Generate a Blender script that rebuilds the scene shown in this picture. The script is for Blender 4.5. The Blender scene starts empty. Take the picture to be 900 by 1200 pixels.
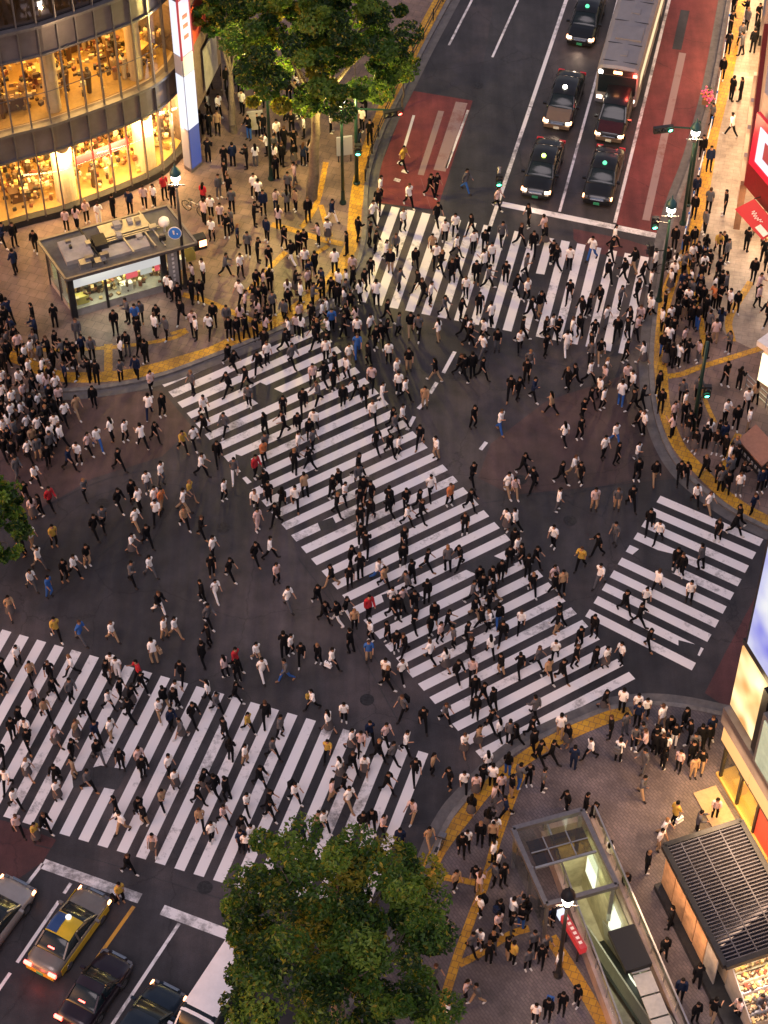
import bpy, bmesh, math, random
import numpy as np
from mathutils import Vector, Matrix
from mathutils.geometry import tessellate_polygon
random.seed(7)
R = math.radians
# ---------------------------------------------------------------- camera
scene = bpy.context.scene
CH, CT, CF = 79.5, 49.5, 2500.0          # height (m), tilt below the horizon (deg), focal length (px at 1200 px height)
cam_d = bpy.data.cameras.new('camera'); cam = bpy.data.objects.new('camera', cam_d)
scene.collection.objects.link(cam); scene.camera = cam
cam.location = (0, 0, CH); cam.rotation_euler = (R(90 - CT), 0, 0)
cam_d.sensor_fit = 'VERTICAL'; cam_d.sensor_height = 24; cam_d.lens = CF / 1200 * 24
cam_d.clip_start = 1; cam_d.clip_end = 3000
# ---------------------------------------------------------------- world and sun
w = bpy.data.worlds.new('World'); scene.world = w; w.use_nodes = True
nt = w.node_tree; nt.nodes.clear()
sky = nt.nodes.new('ShaderNodeTexSky'); sky.sky_type = 'NISHITA'; sky.sun_disc = False
sky.sun_elevation = R(4); sky.sun_rotation = R(250); sky.air_density = 1.0; sky.dust_density = 2.5; sky.ozone_density = 0.6
warm = nt.nodes.new('ShaderNodeMix'); warm.data_type = 'RGBA'; warm.blend_type = 'MULTIPLY'; warm.inputs[0].default_value = 1
warm.inputs[7].default_value = (1.25, 0.985, 1.14, 1)
bg = nt.nodes.new('ShaderNodeBackground'); bg.inputs['Strength'].default_value = 0.15
wo = nt.nodes.new('ShaderNodeOutputWorld')
nt.links.new(sky.outputs[0], warm.inputs[6]); nt.links.new(warm.outputs[2], bg.inputs[0]); nt.links.new(bg.outputs[0], wo.inputs[0])
sd = bpy.data.lights.new('sun', 'SUN'); sd.energy = 0.6; sd.angle = R(35); sd.color = (1, 0.84, 0.88)
sun = bpy.data.objects.new('sun', sd); scene.collection.objects.link(sun)
sun.rotation_euler = (R(28), 0, R(-20)); sun.location = (0, 60, 60)
scene.view_settings.view_transform = 'Standard'; scene.view_settings.look = 'None'
scene.view_settings.exposure = 1.12; scene.view_settings.gamma = 1.0
scene.view_settings.use_curve_mapping = False
scene.cycles.max_bounces = 6; scene.cycles.transparent_max_bounces = 12
scene.cycles.sample_clamp_indirect = 4.0
# ---------------------------------------------------------------- pixel -> world
_t = R(CT)
def P(u, v, z=0.0):
    """point of the horizontal plane at height z that the photo shows at pixel (u, v)"""
    a = u - 450.0; b = v - 600.0
    d = Vector((a, CF * math.cos(_t) - b * math.sin(_t), -CF * math.sin(_t) - b * math.cos(_t)))
    k = (CH - z) / -d.z
    return Vector((d.x * k, d.y * k, z))
def V3(p, z): return Vector((p[0], p[1], z))
# ---------------------------------------------------------------- materials
def nn(nt, t, **kw):
    n = nt.nodes.new(t)
    for k, v in kw.items(): setattr(n, k, v)
    return n
def mat(name, col, rough=0.6, metal=0.0, emit=None, es=0.0, vary=0.0, vscale=6.0, spec=0.5, bump=0.0, bscale=40.0, rvary=0.0):
    m = bpy.data.materials.new(name); m.use_nodes = True; nt = m.node_tree
    b = nt.nodes['Principled BSDF']
    b.inputs['Base Color'].default_value = (*col, 1); b.inputs['Roughness'].default_value = rough
    b.inputs['Metallic'].default_value = metal; b.inputs['Specular IOR Level'].default_value = spec
    if emit: b.inputs['Emission Color'].default_value = (*emit, 1); b.inputs['Emission Strength'].default_value = es
    if vary or bump or rvary:
        tc = nn(nt, 'ShaderNodeTexCoord')
    if vary:
        n = nn(nt, 'ShaderNodeTexNoise'); n.inputs['Scale'].default_value = vscale; n.inputs['Detail'].default_value = 6; n.inputs['Roughness'].default_value = 0.65
        nt.links.new(tc.outputs['Object'], n.inputs['Vector'])
        mr = nn(nt, 'ShaderNodeMapRange'); mr.inputs[1].default_value = 0.3; mr.inputs[2].default_value = 0.7
        mr.inputs[3].default_value = 1 - vary; mr.inputs[4].default_value = 1 + vary
        nt.links.new(n.outputs['Fac'], mr.inputs[0])
        mx = nn(nt, 'ShaderNodeMix', data_type='RGBA', blend_type='MULTIPLY'); mx.inputs[0].default_value = 1
        mx.inputs[6].default_value = (*col, 1); nt.links.new(mr.outputs[0], mx.inputs[7]); nt.links.new(mx.outputs[2], b.inputs['Base Color'])
    if bump:
        n2 = nn(nt, 'ShaderNodeTexNoise'); n2.inputs['Scale'].default_value = bscale; n2.inputs['Detail'].default_value = 4
        nt.links.new(tc.outputs['Object'], n2.inputs['Vector'])
        bp = nn(nt, 'ShaderNodeBump'); bp.inputs['Strength'].default_value = bump; bp.inputs['Distance'].default_value = 0.02
        nt.links.new(n2.outputs['Fac'], bp.inputs['Height']); nt.links.new(bp.outputs[0], b.inputs['Normal'])
    return m
def glass_mat(name, tint=(0.9, 0.95, 0.9), refl=0.12, rough=0.03):
    m = bpy.data.materials.new(name); m.use_nodes = True; nt = m.node_tree; nt.nodes.clear()
    o = nn(nt, 'ShaderNodeOutputMaterial'); t = nn(nt, 'ShaderNodeBsdfTransparent'); g = nn(nt, 'ShaderNodeBsdfGlossy')
    t.inputs[0].default_value = (*tint, 1); g.inputs['Roughness'].default_value = rough; g.inputs[0].default_value = (0.9, 0.9, 0.95, 1)
    f = nn(nt, 'ShaderNodeLayerWeight'); f.inputs[0].default_value = 0.5
    pw = nn(nt, 'ShaderNodeMath', operation='POWER'); pw.inputs[1].default_value = 4.0; nt.links.new(f.outputs['Facing'], pw.inputs[0])
    a = nn(nt, 'ShaderNodeMath', operation='MULTIPLY_ADD'); a.inputs[1].default_value = 0.6; a.inputs[2].default_value = refl; nt.links.new(pw.outputs[0], a.inputs[0])
    mx = nn(nt, 'ShaderNodeMixShader'); nt.links.new(a.outputs[0], mx.inputs[0]); nt.links.new(t.outputs[0], mx.inputs[1]); nt.links.new(g.outputs[0], mx.inputs[2])
    nt.links.new(mx.outputs[0], o.inputs[0]); return m
def asphalt(name, c1, c2, c3):
    """worn asphalt: aggregate grain, big stains, streaks, hairline cracks"""
    m = bpy.data.materials.new(name); m.use_nodes = True; nt = m.node_tree; b = nt.nodes['Principled BSDF']
    tc = nn(nt, 'ShaderNodeTexCoord')
    def noise(s, d=5, r=0.6, vec=None):
        n = nn(nt, 'ShaderNodeTexNoise'); n.inputs['Scale'].default_value = s; n.inputs['Detail'].default_value = d; n.inputs['Roughness'].default_value = r
        nt.links.new(vec or tc.outputs['Object'], n.inputs['Vector']); return n
    big = noise(0.11, 4, 0.62); ramp = nn(nt, 'ShaderNodeValToRGB')
    ramp.color_ramp.elements[0].position = 0.36; ramp.color_ramp.elements[0].color = (*c1, 1)
    ramp.color_ramp.elements[1].position = 0.62; ramp.color_ramp.elements[1].color = (*c3, 1)
    e = ramp.color_ramp.elements.new(0.49); e.color = (*c2, 1)
    nt.links.new(big.outputs['Fac'], ramp.inputs[0])
    mid = noise(0.9, 8, 0.7); mr = nn(nt, 'ShaderNodeMapRange'); mr.inputs[1].default_value = 0.3; mr.inputs[2].default_value = 0.72; mr.inputs[3].default_value = 0.72; mr.inputs[4].default_value = 1.32
    nt.links.new(mid.outputs['Fac'], mr.inputs[0])
    mx = nn(nt, 'ShaderNodeMix', data_type='RGBA', blend_type='MULTIPLY'); mx.inputs[0].default_value = 1
    nt.links.new(ramp.outputs[0], mx.inputs[6]); nt.links.new(mr.outputs[0], mx.inputs[7])
    fine = noise(22, 3, 0.8); mr2 = nn(nt, 'ShaderNodeMapRange'); mr2.inputs[1].default_value = 0.25; mr2.inputs[2].default_value = 0.75; mr2.inputs[3].default_value = 0.68; mr2.inputs[4].default_value = 1.35
    nt.links.new(fine.outputs['Fac'], mr2.inputs[0])
    mx2 = nn(nt, 'ShaderNodeMix', data_type='RGBA', blend_type='MULTIPLY'); mx2.inputs[0].default_value = 1
    nt.links.new(mx.outputs[2], mx2.inputs[6]); nt.links.new(mr2.outputs[0], mx2.inputs[7])
    # streaks (tyre and shoe wear), long in one direction
    mp = nn(nt, 'ShaderNodeMapping'); mp.inputs['Rotation'].default_value = (0, 0, R(-20)); mp.inputs['Scale'].default_value = (1.3, 0.09, 1)
    nt.links.new(tc.outputs['Object'], mp.inputs[0]); st = noise(1.1, 4, 0.6, mp.outputs[0])
    mr3 = nn(nt, 'ShaderNodeMapRange'); mr3.inputs[1].default_value = 0.35; mr3.inputs[2].default_value = 0.65; mr3.inputs[3].default_value = 0.82; mr3.inputs[4].default_value = 1.16
    nt.links.new(st.outputs['Fac'], mr3.inputs[0])
    mx3 = nn(nt, 'ShaderNodeMix', data_type='RGBA', blend_type='MULTIPLY'); mx3.inputs[0].default_value = 1
    nt.links.new(mx2.outputs[2], mx3.inputs[6]); nt.links.new(mr3.outputs[0], mx3.inputs[7])
    # hairline cracks
    wv = noise(0.5, 5, 0.7); vor = nn(nt, 'ShaderNodeTexVoronoi', feature='DISTANCE_TO_EDGE'); vor.inputs['Scale'].default_value = 0.17
    va = nn(nt, 'ShaderNodeVectorMath', operation='ADD'); nt.links.new(tc.outputs['Object'], va.inputs[0]); nt.links.new(wv.outputs['Color'], va.inputs[1]); nt.links.new(va.outputs[0], vor.inputs['Vector'])
    mr4 = nn(nt, 'ShaderNodeMapRange'); mr4.inputs[1].default_value = 0.0; mr4.inputs[2].default_value = 0.006; mr4.inputs[3].default_value = 0.62; mr4.inputs[4].default_value = 1.0
    nt.links.new(vor.outputs['Distance'], mr4.inputs[0])
    mx4 = nn(nt, 'ShaderNodeMix', data_type='RGBA', blend_type='MULTIPLY'); mx4.inputs[0].default_value = 1
    nt.links.new(mx3.outputs[2], mx4.inputs[6]); nt.links.new(mr4.outputs[0], mx4.inputs[7])
    nt.links.new(mx4.outputs[2], b.inputs['Base Color']); b.inputs['Roughness'].default_value = 0.5; b.inputs['Specular IOR Level'].default_value = 0.4
    bp = nn(nt, 'ShaderNodeBump'); bp.inputs['Strength'].default_value = 0.35; bp.inputs['Distance'].default_value = 0.02
    nt.links.new(fine.outputs['Fac'], bp.inputs['Height']); nt.links.new(bp.outputs[0], b.inputs['Normal'])
    return m
def paint(name, col, wear=0.5, under=(0.06, 0.055, 0.055)):
    """road paint rubbed through to the asphalt in places"""
    m = bpy.data.materials.new(name); m.use_nodes = True; nt = m.node_tree; b = nt.nodes['Principled BSDF']
    tc = nn(nt, 'ShaderNodeTexCoord'); n = nn(nt, 'ShaderNodeTexNoise'); n.inputs['Scale'].default_value = 2.2; n.inputs['Detail'].default_value = 10; n.inputs['Roughness'].default_value = 0.74
    nt.links.new(tc.outputs['Object'], n.inputs['Vector'])
    n2 = nn(nt, 'ShaderNodeTexNoise'); n2.inputs['Scale'].default_value = 0.35; n2.inputs['Detail'].default_value = 4; nt.links.new(tc.outputs['Object'], n2.inputs['Vector'])
    ad = nn(nt, 'ShaderNodeMath', operation='ADD'); nt.links.new(n.outputs['Fac'], ad.inputs[0]); nt.links.new(n2.outputs['Fac'], ad.inputs[1])
    r = nn(nt, 'ShaderNodeMapRange'); r.inputs[1].default_value = 0.66 + wear * 0.1; r.inputs[2].default_value = 0.84 + wear * 0.12; r.inputs[3].default_value = 0.25; r.inputs[4].default_value = 1.0
    nt.links.new(ad.outputs[0], r.inputs[0])
    mx = nn(nt, 'ShaderNodeMix', data_type='RGBA'); mx.inputs[6].default_value = (*under, 1); mx.inputs[7].default_value = (*col, 1); nt.links.new(r.outputs[0], mx.inputs[0])
    nt.links.new(mx.outputs[2], b.inputs['Base Color']); b.inputs['Roughness'].default_value = 0.6
    return m
def paving(name, c1, c2, mortar, bw=0.4, bh=0.2, rot=20):
    m = bpy.data.materials.new(name); m.use_nodes = True; nt = m.node_tree; b = nt.nodes['Principled BSDF']
    tc = nn(nt, 'ShaderNodeTexCoord'); mp = nn(nt, 'ShaderNodeMapping'); mp.inputs['Rotation'].default_value = (0, 0, R(rot)); nt.links.new(tc.outputs['Object'], mp.inputs[0])
    br = nn(nt, 'ShaderNodeTexBrick'); br.inputs['Color1'].default_value = (*c1, 1); br.inputs['Color2'].default_value = (*c2, 1); br.inputs['Mortar'].default_value = (*mortar, 1)
    br.inputs['Scale'].default_value = 1.0; br.inputs['Brick Width'].default_value = bw; br.inputs['Row Height'].default_value = bh; br.inputs['Mortar Size'].default_value = 0.014
    nt.links.new(mp.outputs[0], br.inputs['Vector'])
    n = nn(nt, 'ShaderNodeTexNoise'); n.inputs['Scale'].default_value = 0.35; n.inputs['Detail'].default_value = 8; n.inputs['Roughness'].default_value = 0.7; nt.links.new(tc.outputs['Object'], n.inputs['Vector'])
    mr = nn(nt, 'ShaderNodeMapRange'); mr.inputs[1].default_value = 0.3; mr.inputs[2].default_value = 0.7; mr.inputs[3].default_value = 0.38; mr.inputs[4].default_value = 1.6; nt.links.new(n.outputs['Fac'], mr.inputs[0])
    mx = nn(nt, 'ShaderNodeMix', data_type='RGBA', blend_type='MULTIPLY'); mx.inputs[0].default_value = 1
    nt.links.new(br.outputs[0], mx.inputs[6]); nt.links.new(mr.outputs[0], mx.inputs[7]); nt.links.new(mx.outputs[2], b.inputs['Base Color'])
    b.inputs['Roughness'].default_value = 0.5
    bp = nn(nt, 'ShaderNodeBump'); bp.inputs['Strength'].default_value = 0.3; bp.inputs['Distance'].default_value = 0.01; nt.links.new(br.outputs['Fac'], bp.inputs['Height']); bp.invert = True
    nt.links.new(bp.outputs[0], b.inputs['Normal'])
    return m
M = {}
M['asphalt'] = asphalt('asphalt', (0.027, 0.025, 0.028), (0.042, 0.037, 0.040), (0.078, 0.062, 0.062))
M['asphalt_brown'] = asphalt('brown_asphalt', (0.042, 0.030, 0.030), (0.070, 0.042, 0.040), (0.10, 0.060, 0.055))
M['asphalt_dark'] = asphalt('dark_asphalt', (0.030, 0.029, 0.032), (0.040, 0.037, 0.040), (0.050, 0.046, 0.048))
M['asphalt_maroon'] = asphalt('maroon_asphalt', (0.060, 0.028, 0.028), (0.095, 0.036, 0.036), (0.13, 0.05, 0.048))
M['asphalt_red'] = asphalt('red_asphalt', (0.11, 0.028, 0.027), (0.165, 0.038, 0.035), (0.22, 0.052, 0.045))
M['white_paint'] = paint('white_paint', (0.80, 0.75, 0.75), 0.6)
M['worn_white'] = paint('worn_white_paint', (0.80, 0.75, 0.75), 1.5)
M['grey_paint'] = paint('faded_paint', (0.30, 0.20, 0.19), 0.8, (0.2, 0.07, 0.06))
M['yellow_paint'] = paint('yellow_paint', (0.62, 0.30, 0.04), 0.8)
M['tactile'] = None
M['paving'] = paving('plaza_paving', (0.140, 0.094, 0.082), (0.190, 0.124, 0.102), (0.085, 0.06, 0.054), 0.55, 0.55)
M['paving_b'] = paving('plaza_setts', (0.105, 0.084, 0.090), (0.140, 0.110, 0.112), (0.075, 0.060, 0.064), 0.26, 0.13, 58)
M['paving_c'] = paving('shop_street_paving', (0.30, 0.24, 0.19), (0.34, 0.28, 0.22), (0.24, 0.19, 0.15), 0.6, 0.3, 12)
M['tactile'] = paving('yellow_tactile', (0.54, 0.29, 0.022), (0.42, 0.21, 0.022), (0.20, 0.11, 0.04), 0.3, 0.3, 20)
M['kerb'] = mat('kerb_stone', (0.16, 0.145, 0.14), 0.7, vary=0.35, vscale=3)
M['gutter'] = mat('gutter_concrete', (0.11, 0.10, 0.10), 0.7, vary=0.3, vscale=2)
M['steel'] = mat('brushed_steel', (0.42, 0.42, 0.43), 0.38, 0.85, vary=0.15, vscale=3)
M['dark_steel'] = mat('dark_steel', (0.035, 0.038, 0.045), 0.4, 0.6, vary=0.2, vscale=4)
M['mullion'] = mat('grey_mullion', (0.22, 0.21, 0.22), 0.35, 0.7, vary=0.15)
M['spandrel'] = mat('spandrel_panel', (0.17, 0.15, 0.16), 0.35, 0.4, vary=0.22, vscale=0.8)
M['concrete'] = mat('concrete', (0.30, 0.28, 0.27), 0.75, vary=0.25, vscale=1.5)
M['beige'] = mat('beige_plaster', (0.55, 0.42, 0.28), 0.7, vary=0.12, vscale=2)
M['white'] = mat('white_panel', (0.72, 0.70, 0.68), 0.5, vary=0.08)
M['black'] = mat('black_plastic', (0.015, 0.015, 0.017), 0.45)
M['teal'] = mat('teal_paint', (0.03, 0.10, 0.11), 0.35, 0.3)
M['green_pole'] = mat('dark_green_paint', (0.012, 0.04, 0.035), 0.35, 0.3)
M['red'] = mat('red_paint', (0.55, 0.03, 0.04), 0.45)
M['blue'] = mat('blue_sign', (0.03, 0.16, 0.55), 0.4)
M['wood'] = mat('brown_wood', (0.22, 0.11, 0.06), 0.55, vary=0.25, vscale=4)
M['glass'] = glass_mat('clear_glass', (0.92, 0.95, 0.9), 0.06)
M['glass_dim'] = glass_mat('smoked_glass', (0.16, 0.15, 0.16), 0.15)
def lamp_mat(name, col, s): return mat(name, (0.8, 0.8, 0.8) if s > 3 else (0.05, 0.05, 0.05), 0.5, emit=col, es=s * 0.55)
M['lamp_warm'] = lamp_mat('warm_lamp', (1.0, 0.72, 0.38), 14)
M['lamp_white'] = lamp_mat('white_lamp', (1.0, 0.93, 0.78), 16)
M['lamp_cool'] = lamp_mat('cool_lamp', (0.85, 1.0, 0.85), 8)
M['sig_green'] = lamp_mat('green_signal_lamp', (0.05, 1.0, 0.55), 10)
M['sig_red'] = lamp_mat('red_signal_lamp', (1.0, 0.06, 0.04), 14)
M['sig_amber'] = lamp_mat('amber_signal_lamp', (1.0, 0.4, 0.05), 6)
M['head_lamp'] = lamp_mat('headlamp_glass', (1.0, 0.72, 0.5), 9)
M['marker_lamp'] = lamp_mat('orange_marker_lamp', (1.0, 0.35, 0.12), 7)
M['tail_lamp'] = lamp_mat('tail_lamp_glass', (1.0, 0.05, 0.03), 8)
# ---------------------------------------------------------------- mesh helpers
COL = scene.collection
def to_obj(name, verts, faces, m, parent=None, mats=None, idx=None, smooth=False):
    me = bpy.data.meshes.new(name); me.from_pydata([tuple(v) for v in verts], [], faces)
    for x in (mats or [m]): me.materials.append(x)
    if idx: me.polygons.foreach_set('material_index', idx)
    if smooth: me.polygons.foreach_set('use_smooth', [True] * len(me.polygons))
    me.update()
    o = bpy.data.objects.new(name, me); COL.objects.link(o)
    if parent:
        o.parent = parent
    return o
class MB:
    """collects boxes, bars, prisms and tubes; build() links them as one mesh object"""
    def __init__(s): s.v = []; s.f = []; s.mi = []; s.m = 0
    def add(s, vs, fs):
        k = len(s.v); s.v += [Vector(x) for x in vs]; s.f += [tuple(i + k for i in f) for f in fs]; s.mi += [s.m] * len(fs); return s
    def box(s, c, d, rz=0.0, axes=None):
        c = Vector(c); hx, hy, hz = d[0] / 2, d[1] / 2, d[2] / 2
        if axes is None:
            ca, sa = math.cos(rz), math.sin(rz); axes = (Vector((ca, sa, 0)), Vector((-sa, ca, 0)), Vector((0, 0, 1)))
        X, Y, Z = axes
        vs = [c + X * (a * hx) + Y * (b * hy) + Z * (e * hz) for e in (-1, 1) for b in (-1, 1) for a in (-1, 1)]
        return s.add(vs, [(0, 2, 3, 1), (4, 5, 7, 6), (0, 1, 5, 4), (2, 6, 7, 3), (0, 4, 6, 2), (1, 3, 7, 5)])
    def bar(s, a, b, wd, ht=None, up=Vector((0, 0, 1))):
        a = Vector(a); b = Vector(b); ht = ht or wd; Z = (b - a); L = Z.length
        if L < 1e-6: return s
        Z = Z / L; X = Z.cross(up)
        if X.length < 1e-3: X = Z.cross(Vector((1, 0, 0)))
        X.normalize(); Y = X.cross(Z)
        return s.box((a + b) / 2, (wd, ht, L), axes=(X, Y, Z))
    def tube(s, a, b, r0, r1=None, n=10, cap=True):
        a = Vector(a); b = Vector(b); r1 = r0 if r1 is None else r1; Z = (b - a).normalized()
        X = Z.cross(Vector((0, 0, 1)))
        if X.length < 1e-3: X = Vector((1, 0, 0))
        X.normalize(); Y = Z.cross(X)
        vs = [p + X * (math.cos(2 * math.pi * i / n) * r) + Y * (math.sin(2 * math.pi * i / n) * r) for p, r in ((a, r0), (b, r1)) for i in range(n)]
        fs = [(i, (i + 1) % n, n + (i + 1) % n, n + i) for i in range(n)]
        if cap: fs += [tuple(range(n))[::-1], tuple(range(n, 2 * n))]
        return s.add(vs, fs)
    def lathe(s, c, prof, n=14):
        c = Vector(c); k = []
        vs = [c + Vector((math.cos(2 * math.pi * i / n) * r, math.sin(2 * math.pi * i / n) * r, z)) for r, z in prof for i in range(n)]
        fs = [(j * n + i, j * n + (i + 1) % n, (j + 1) * n + (i + 1) % n, (j + 1) * n + i) for j in range(len(prof) - 1) for i in range(n)]
        return s.add(vs, fs)
    def prism(s, pts, z0, z1):
        n = len(pts); vs = [V3(p, z0) for p in pts] + [V3(p, z1) for p in pts]
        return s.add(vs, [(i, (i + 1) % n, n + (i + 1) % n, n + i) for i in range(n)] + [tuple(range(n))[::-1], tuple(range(n, 2 * n))])
    def quad(s, a, b, c, d): return s.add([a, b, c, d], [(0, 1, 2, 3)])
    def slab(s, a, b, c, d, t=0.03):
        a, b, c, d = map(Vector, (a, b, c, d)); n = (b - a).cross(d - a).normalized() * t
        vs = [a, b, c, d, a - n, b - n, c - n, d - n]
        return s.add(vs, [(0, 1, 2, 3), (7, 6, 5, 4), (0, 4, 5, 1), (1, 5, 6, 2), (2, 6, 7, 3), (3, 7, 4, 0)])
    def build(s, name, m, parent=None, smooth=False, world=True):
        ms = m if isinstance(m, list) else [m]
        vs = s.v
        if parent is not None and world:
            inv = PM[parent.name].inverted(); vs = [inv @ v for v in vs]
        o = to_obj(name, vs, s.f, None, parent, ms, s.mi if len(ms) > 1 else None, smooth)
        if parent is not None: PM[o.name] = PM[parent.name] if world else PM[parent.name]
        else: PM[o.name] = Matrix()
        return o
PM = {}     # world matrix of each parent, so parts can be written in world coordinates
def tag(o, label, cat, group=None, kind=None):
    if kind: o['kind'] = kind
    if label: o['label'] = label
    if cat: o['category'] = cat
    if group: o['group'] = group
    return o
def empty(name, loc, rz=0.0, label=None, cat=None, group=None):
    o = bpy.data.objects.new(name, None); COL.objects.link(o); o.location = loc; o.rotation_euler = (0, 0, rz)
    o.empty_display_size = 0.3; PM[o.name] = Matrix.Translation(loc) @ Matrix.Rotation(rz, 4, 'Z')
    return tag(o, label, cat, group)
def structure(o): o['kind'] = 'structure'; return o
def light(name, kind, loc, e, col, parent=None, size=1.0, rot=None, shape=None, size_y=None, spot=None):
    d = bpy.data.lights.new(name, kind); d.energy = e * 0.6; d.color = col
    if kind == 'AREA':
        d.size = size
        if size_y: d.shape = 'RECTANGLE'; d.size_y = size_y
    elif kind == 'POINT': d.shadow_soft_size = size
    elif kind == 'SPOT': d.shadow_soft_size = size; d.spot_size = spot or R(120); d.spot_blend = 0.8
    o = bpy.data.objects.new(name, d); COL.objects.link(o)
    loc = Vector(loc)
    if parent is not None:
        o.parent = parent; o.location = PM[parent.name].inverted() @ loc
        if rot is not None: o.rotation_euler = (PM[parent.name].inverted().to_3x3() @ rot.to_matrix()).to_euler() if hasattr(rot, 'to_matrix') else rot
    else:
        o.location = loc
        if rot is not None: o.rotation_euler = rot
    return o
def poly_faces(loops):
    """triangles of a polygon with holes; loops are lists of 2D/3D points"""
    l3 = [[Vector((p[0], p[1], 0)) for p in l] for l in loops]
    return [p for l in l3 for p in l], tessellate_polygon(l3)
def arclen(pts):
    d = [0]
    for a, b in zip(pts, pts[1:]): d.append(d[-1] + (b - a).length)
    return d
def smooth_line(pts, n=6):
    """Catmull-Rom through 2D points"""
    out = []
    q = [pts[0] * 2 - pts[1]] + pts + [pts[-1] * 2 - pts[-2]]
    for i in range(1, len(q) - 2):
        for k in range(n):
            t = k / n
            out.append(0.5 * ((2 * q[i]) + (q[i + 1] - q[i - 1]) * t + (2 * q[i - 1] - 5 * q[i] + 4 * q[i + 1] - q[i + 2]) * t * t + (3 * q[i] - q[i - 1] - 3 * q[i + 1] + q[i + 2]) * t ** 3))
    return out + [pts[-1]]
def ribbon(mb, pts, width, z, side=0.0):
    """flat strip along points; side -1/0/1 puts the line at its edge or middle"""
    n = len(pts); L = []; Rr = []
    for i, p in enumerate(pts):
        a = pts[max(0, i - 1)]; b = pts[min(n - 1, i + 1)]; d = (b - a).to_2d().normalized(); nrm = Vector((-d.y, d.x, 0))
        c = V3(p, z)
        L.append(c + nrm * (width * (0.5 + side / 2))); Rr.append(c - nrm * (width * (0.5 - side / 2)))
    mb.add(L + Rr, [(n + i, n + i + 1, i + 1, i) for i in range(n - 1)])
    return L, Rr
# ================================================================ SETTING
Z_S = 0.12                                                  # pavement height
# subway pit footprint (used for holes in ground and plaza)
PA, PB = P(640, 985, Z_S), P(690, 972, Z_S)                   # far (deep) end
PC, PD = P(800, 1232, Z_S), P(738, 1250, Z_S)                 # near end
pit = [PA, PB, PC, PD]
def sheet(name, loops, z, m, thick=None):
    vs, fs = poly_faces(loops)
    v3 = [Vector((p.x, p.y, z)) for p in vs]; f = [tuple(t) for t in fs]
    f = [t if (v3[t[1]] - v3[t[0]]).cross(v3[t[2]] - v3[t[0]]).z > 0 else t[::-1] for t in f]
    if thick:
        for l in range(len(loops)):
            k0 = sum(len(x) for x in loops[:l]); n = len(loops[l]); b0 = len(v3)
            v3 += [Vector((v3[k0 + i].x, v3[k0 + i].y, z - thick)) for i in range(n)]
            f += [(k0 + i, k0 + (i + 1) % n, b0 + (i + 1) % n, b0 + i) for i in range(n)]
    o = to_obj(name, v3, f, m); PM[o.name] = Matrix()
    return structure(o)
big = [Vector((-700, -150, 0)), Vector((700, -150, 0)), Vector((700, 1300, 0)), Vector((-700, 1300, 0))]
sheet('road', [big, pit], 0.0, M['asphalt'])
def px(l, z=0.0): return [P(u, v, z) for u, v in l]
def patch(name, l, z, m):
    mb = MB(); mb.add(px(l, z), [tuple(range(len(l)))]); o = mb.build(name, m); return structure(o)
# brown and dark repaved areas
patch('repaved_asphalt', [(-60, 462), (60, 462), (190, 458), (225, 500), (190, 535), (110, 560), (40, 600), (-60, 610)][::-1], 0.004, M['asphalt_brown'])
patch('repaved_asphalt', [(575, 520), (640, 470), (760, 430), (775, 505), (800, 560), (700, 570), (600, 580), (560, 560)][::-1], 0.004, M['asphalt_brown'])
patch('repaved_asphalt', [(480, 395), (560, 390), (700, 420), (640, 465), (560, 520), (520, 520), (470, 470)][::-1], 0.004, M['asphalt'])
patch('repaved_asphalt', [(590, -60), (670, -60), (665, 0), (578, 290), (510, 270), (560, 110)][::-1], 0.004, M['asphalt_dark'])
# red lanes
patch('red_bus_lane', [(797, -60), (862, -60), (848, 20), (836, 90), (800, 200), (786, 279), (722, 264)][::-1], 0.004, M['asphalt_red'])
patch('red_lane_patch', [(481, 106), (554, 118), (512, 246), (430, 236), (448, 190)][::-1], 0.004, M['asphalt_red'])
patch('red_lane_patch', [(672, 268), (735, 281), (770, 292), (764, 305), (690, 296), (672, 280)][::-1], 0.004, M['asphalt_maroon'])
patch('red_lane_patch', [(-80, 945), (6, 962), (66, 984), (50, 1010), (0, 1045), (-80, 1045)][::-1], 0.004, M['asphalt_maroon'])
patch('red_lane_patch', [(905, 650), (905, 760), (862, 837), (826, 812), (850, 765), (890, 690)][::-1], 0.004, M['asphalt_maroon'])
# painted markings
mk = MB()
def gline(a, b, wd, z=0.008, e0=0.0, e1=0.0, mb=None):
    a = P(*a, z); b = P(*b, z); d = (b - a).normalized(); a = a - d * e0; b = b + d * e1; n = Vector((-d.y, d.x, 0)) * wd / 2
    (mb or mk).add([a - n, b - n, b + n, a + n], [(0, 1, 2, 3)])
gline((572, 272), (663.5, 0), 0.22, e1=14); 
gline((655.7, 248), (724, 0), 0.15, e1=14)
gline((720.4, 261), (784.4, 0), 0.18, e1=14)
gline((588, 239), (778, 278), 0.42)
for a, b in [((607, 0), (577, 67)), ((553, 0), (526, 53)), ((548.5, 129), (523, 197))]: gline(a, b, 0.14)
gline((620, -30), (640, -75), 0.14); 
for a, b in [((533, 412), (519.5, 437)), ((512, 448), (504, 461)), ((501, 468), (490, 479)), ((485.5, 488), (477, 504)), ((570, 518), (563, 527))]: gline(a, b, 0.2)
gline((50, 1012), (164, 1053), 0.5); gline((190, 1066), (275, 1098), 0.5)
gline((50, 1012), (30, 1038), 0.15); gline((83, 1035), (75, 1047), 0.15); gline((69, 1056), (20, 1128), 0.15); gline((12, 1140), (-10, 1172), 0.15)
gline((86, 1160), (79, 1171), 0.15)
gline((210, 1082), (128, 1206), 0.15, e1=6)
structure(mk.build('road_markings', M['worn_white']))
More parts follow.
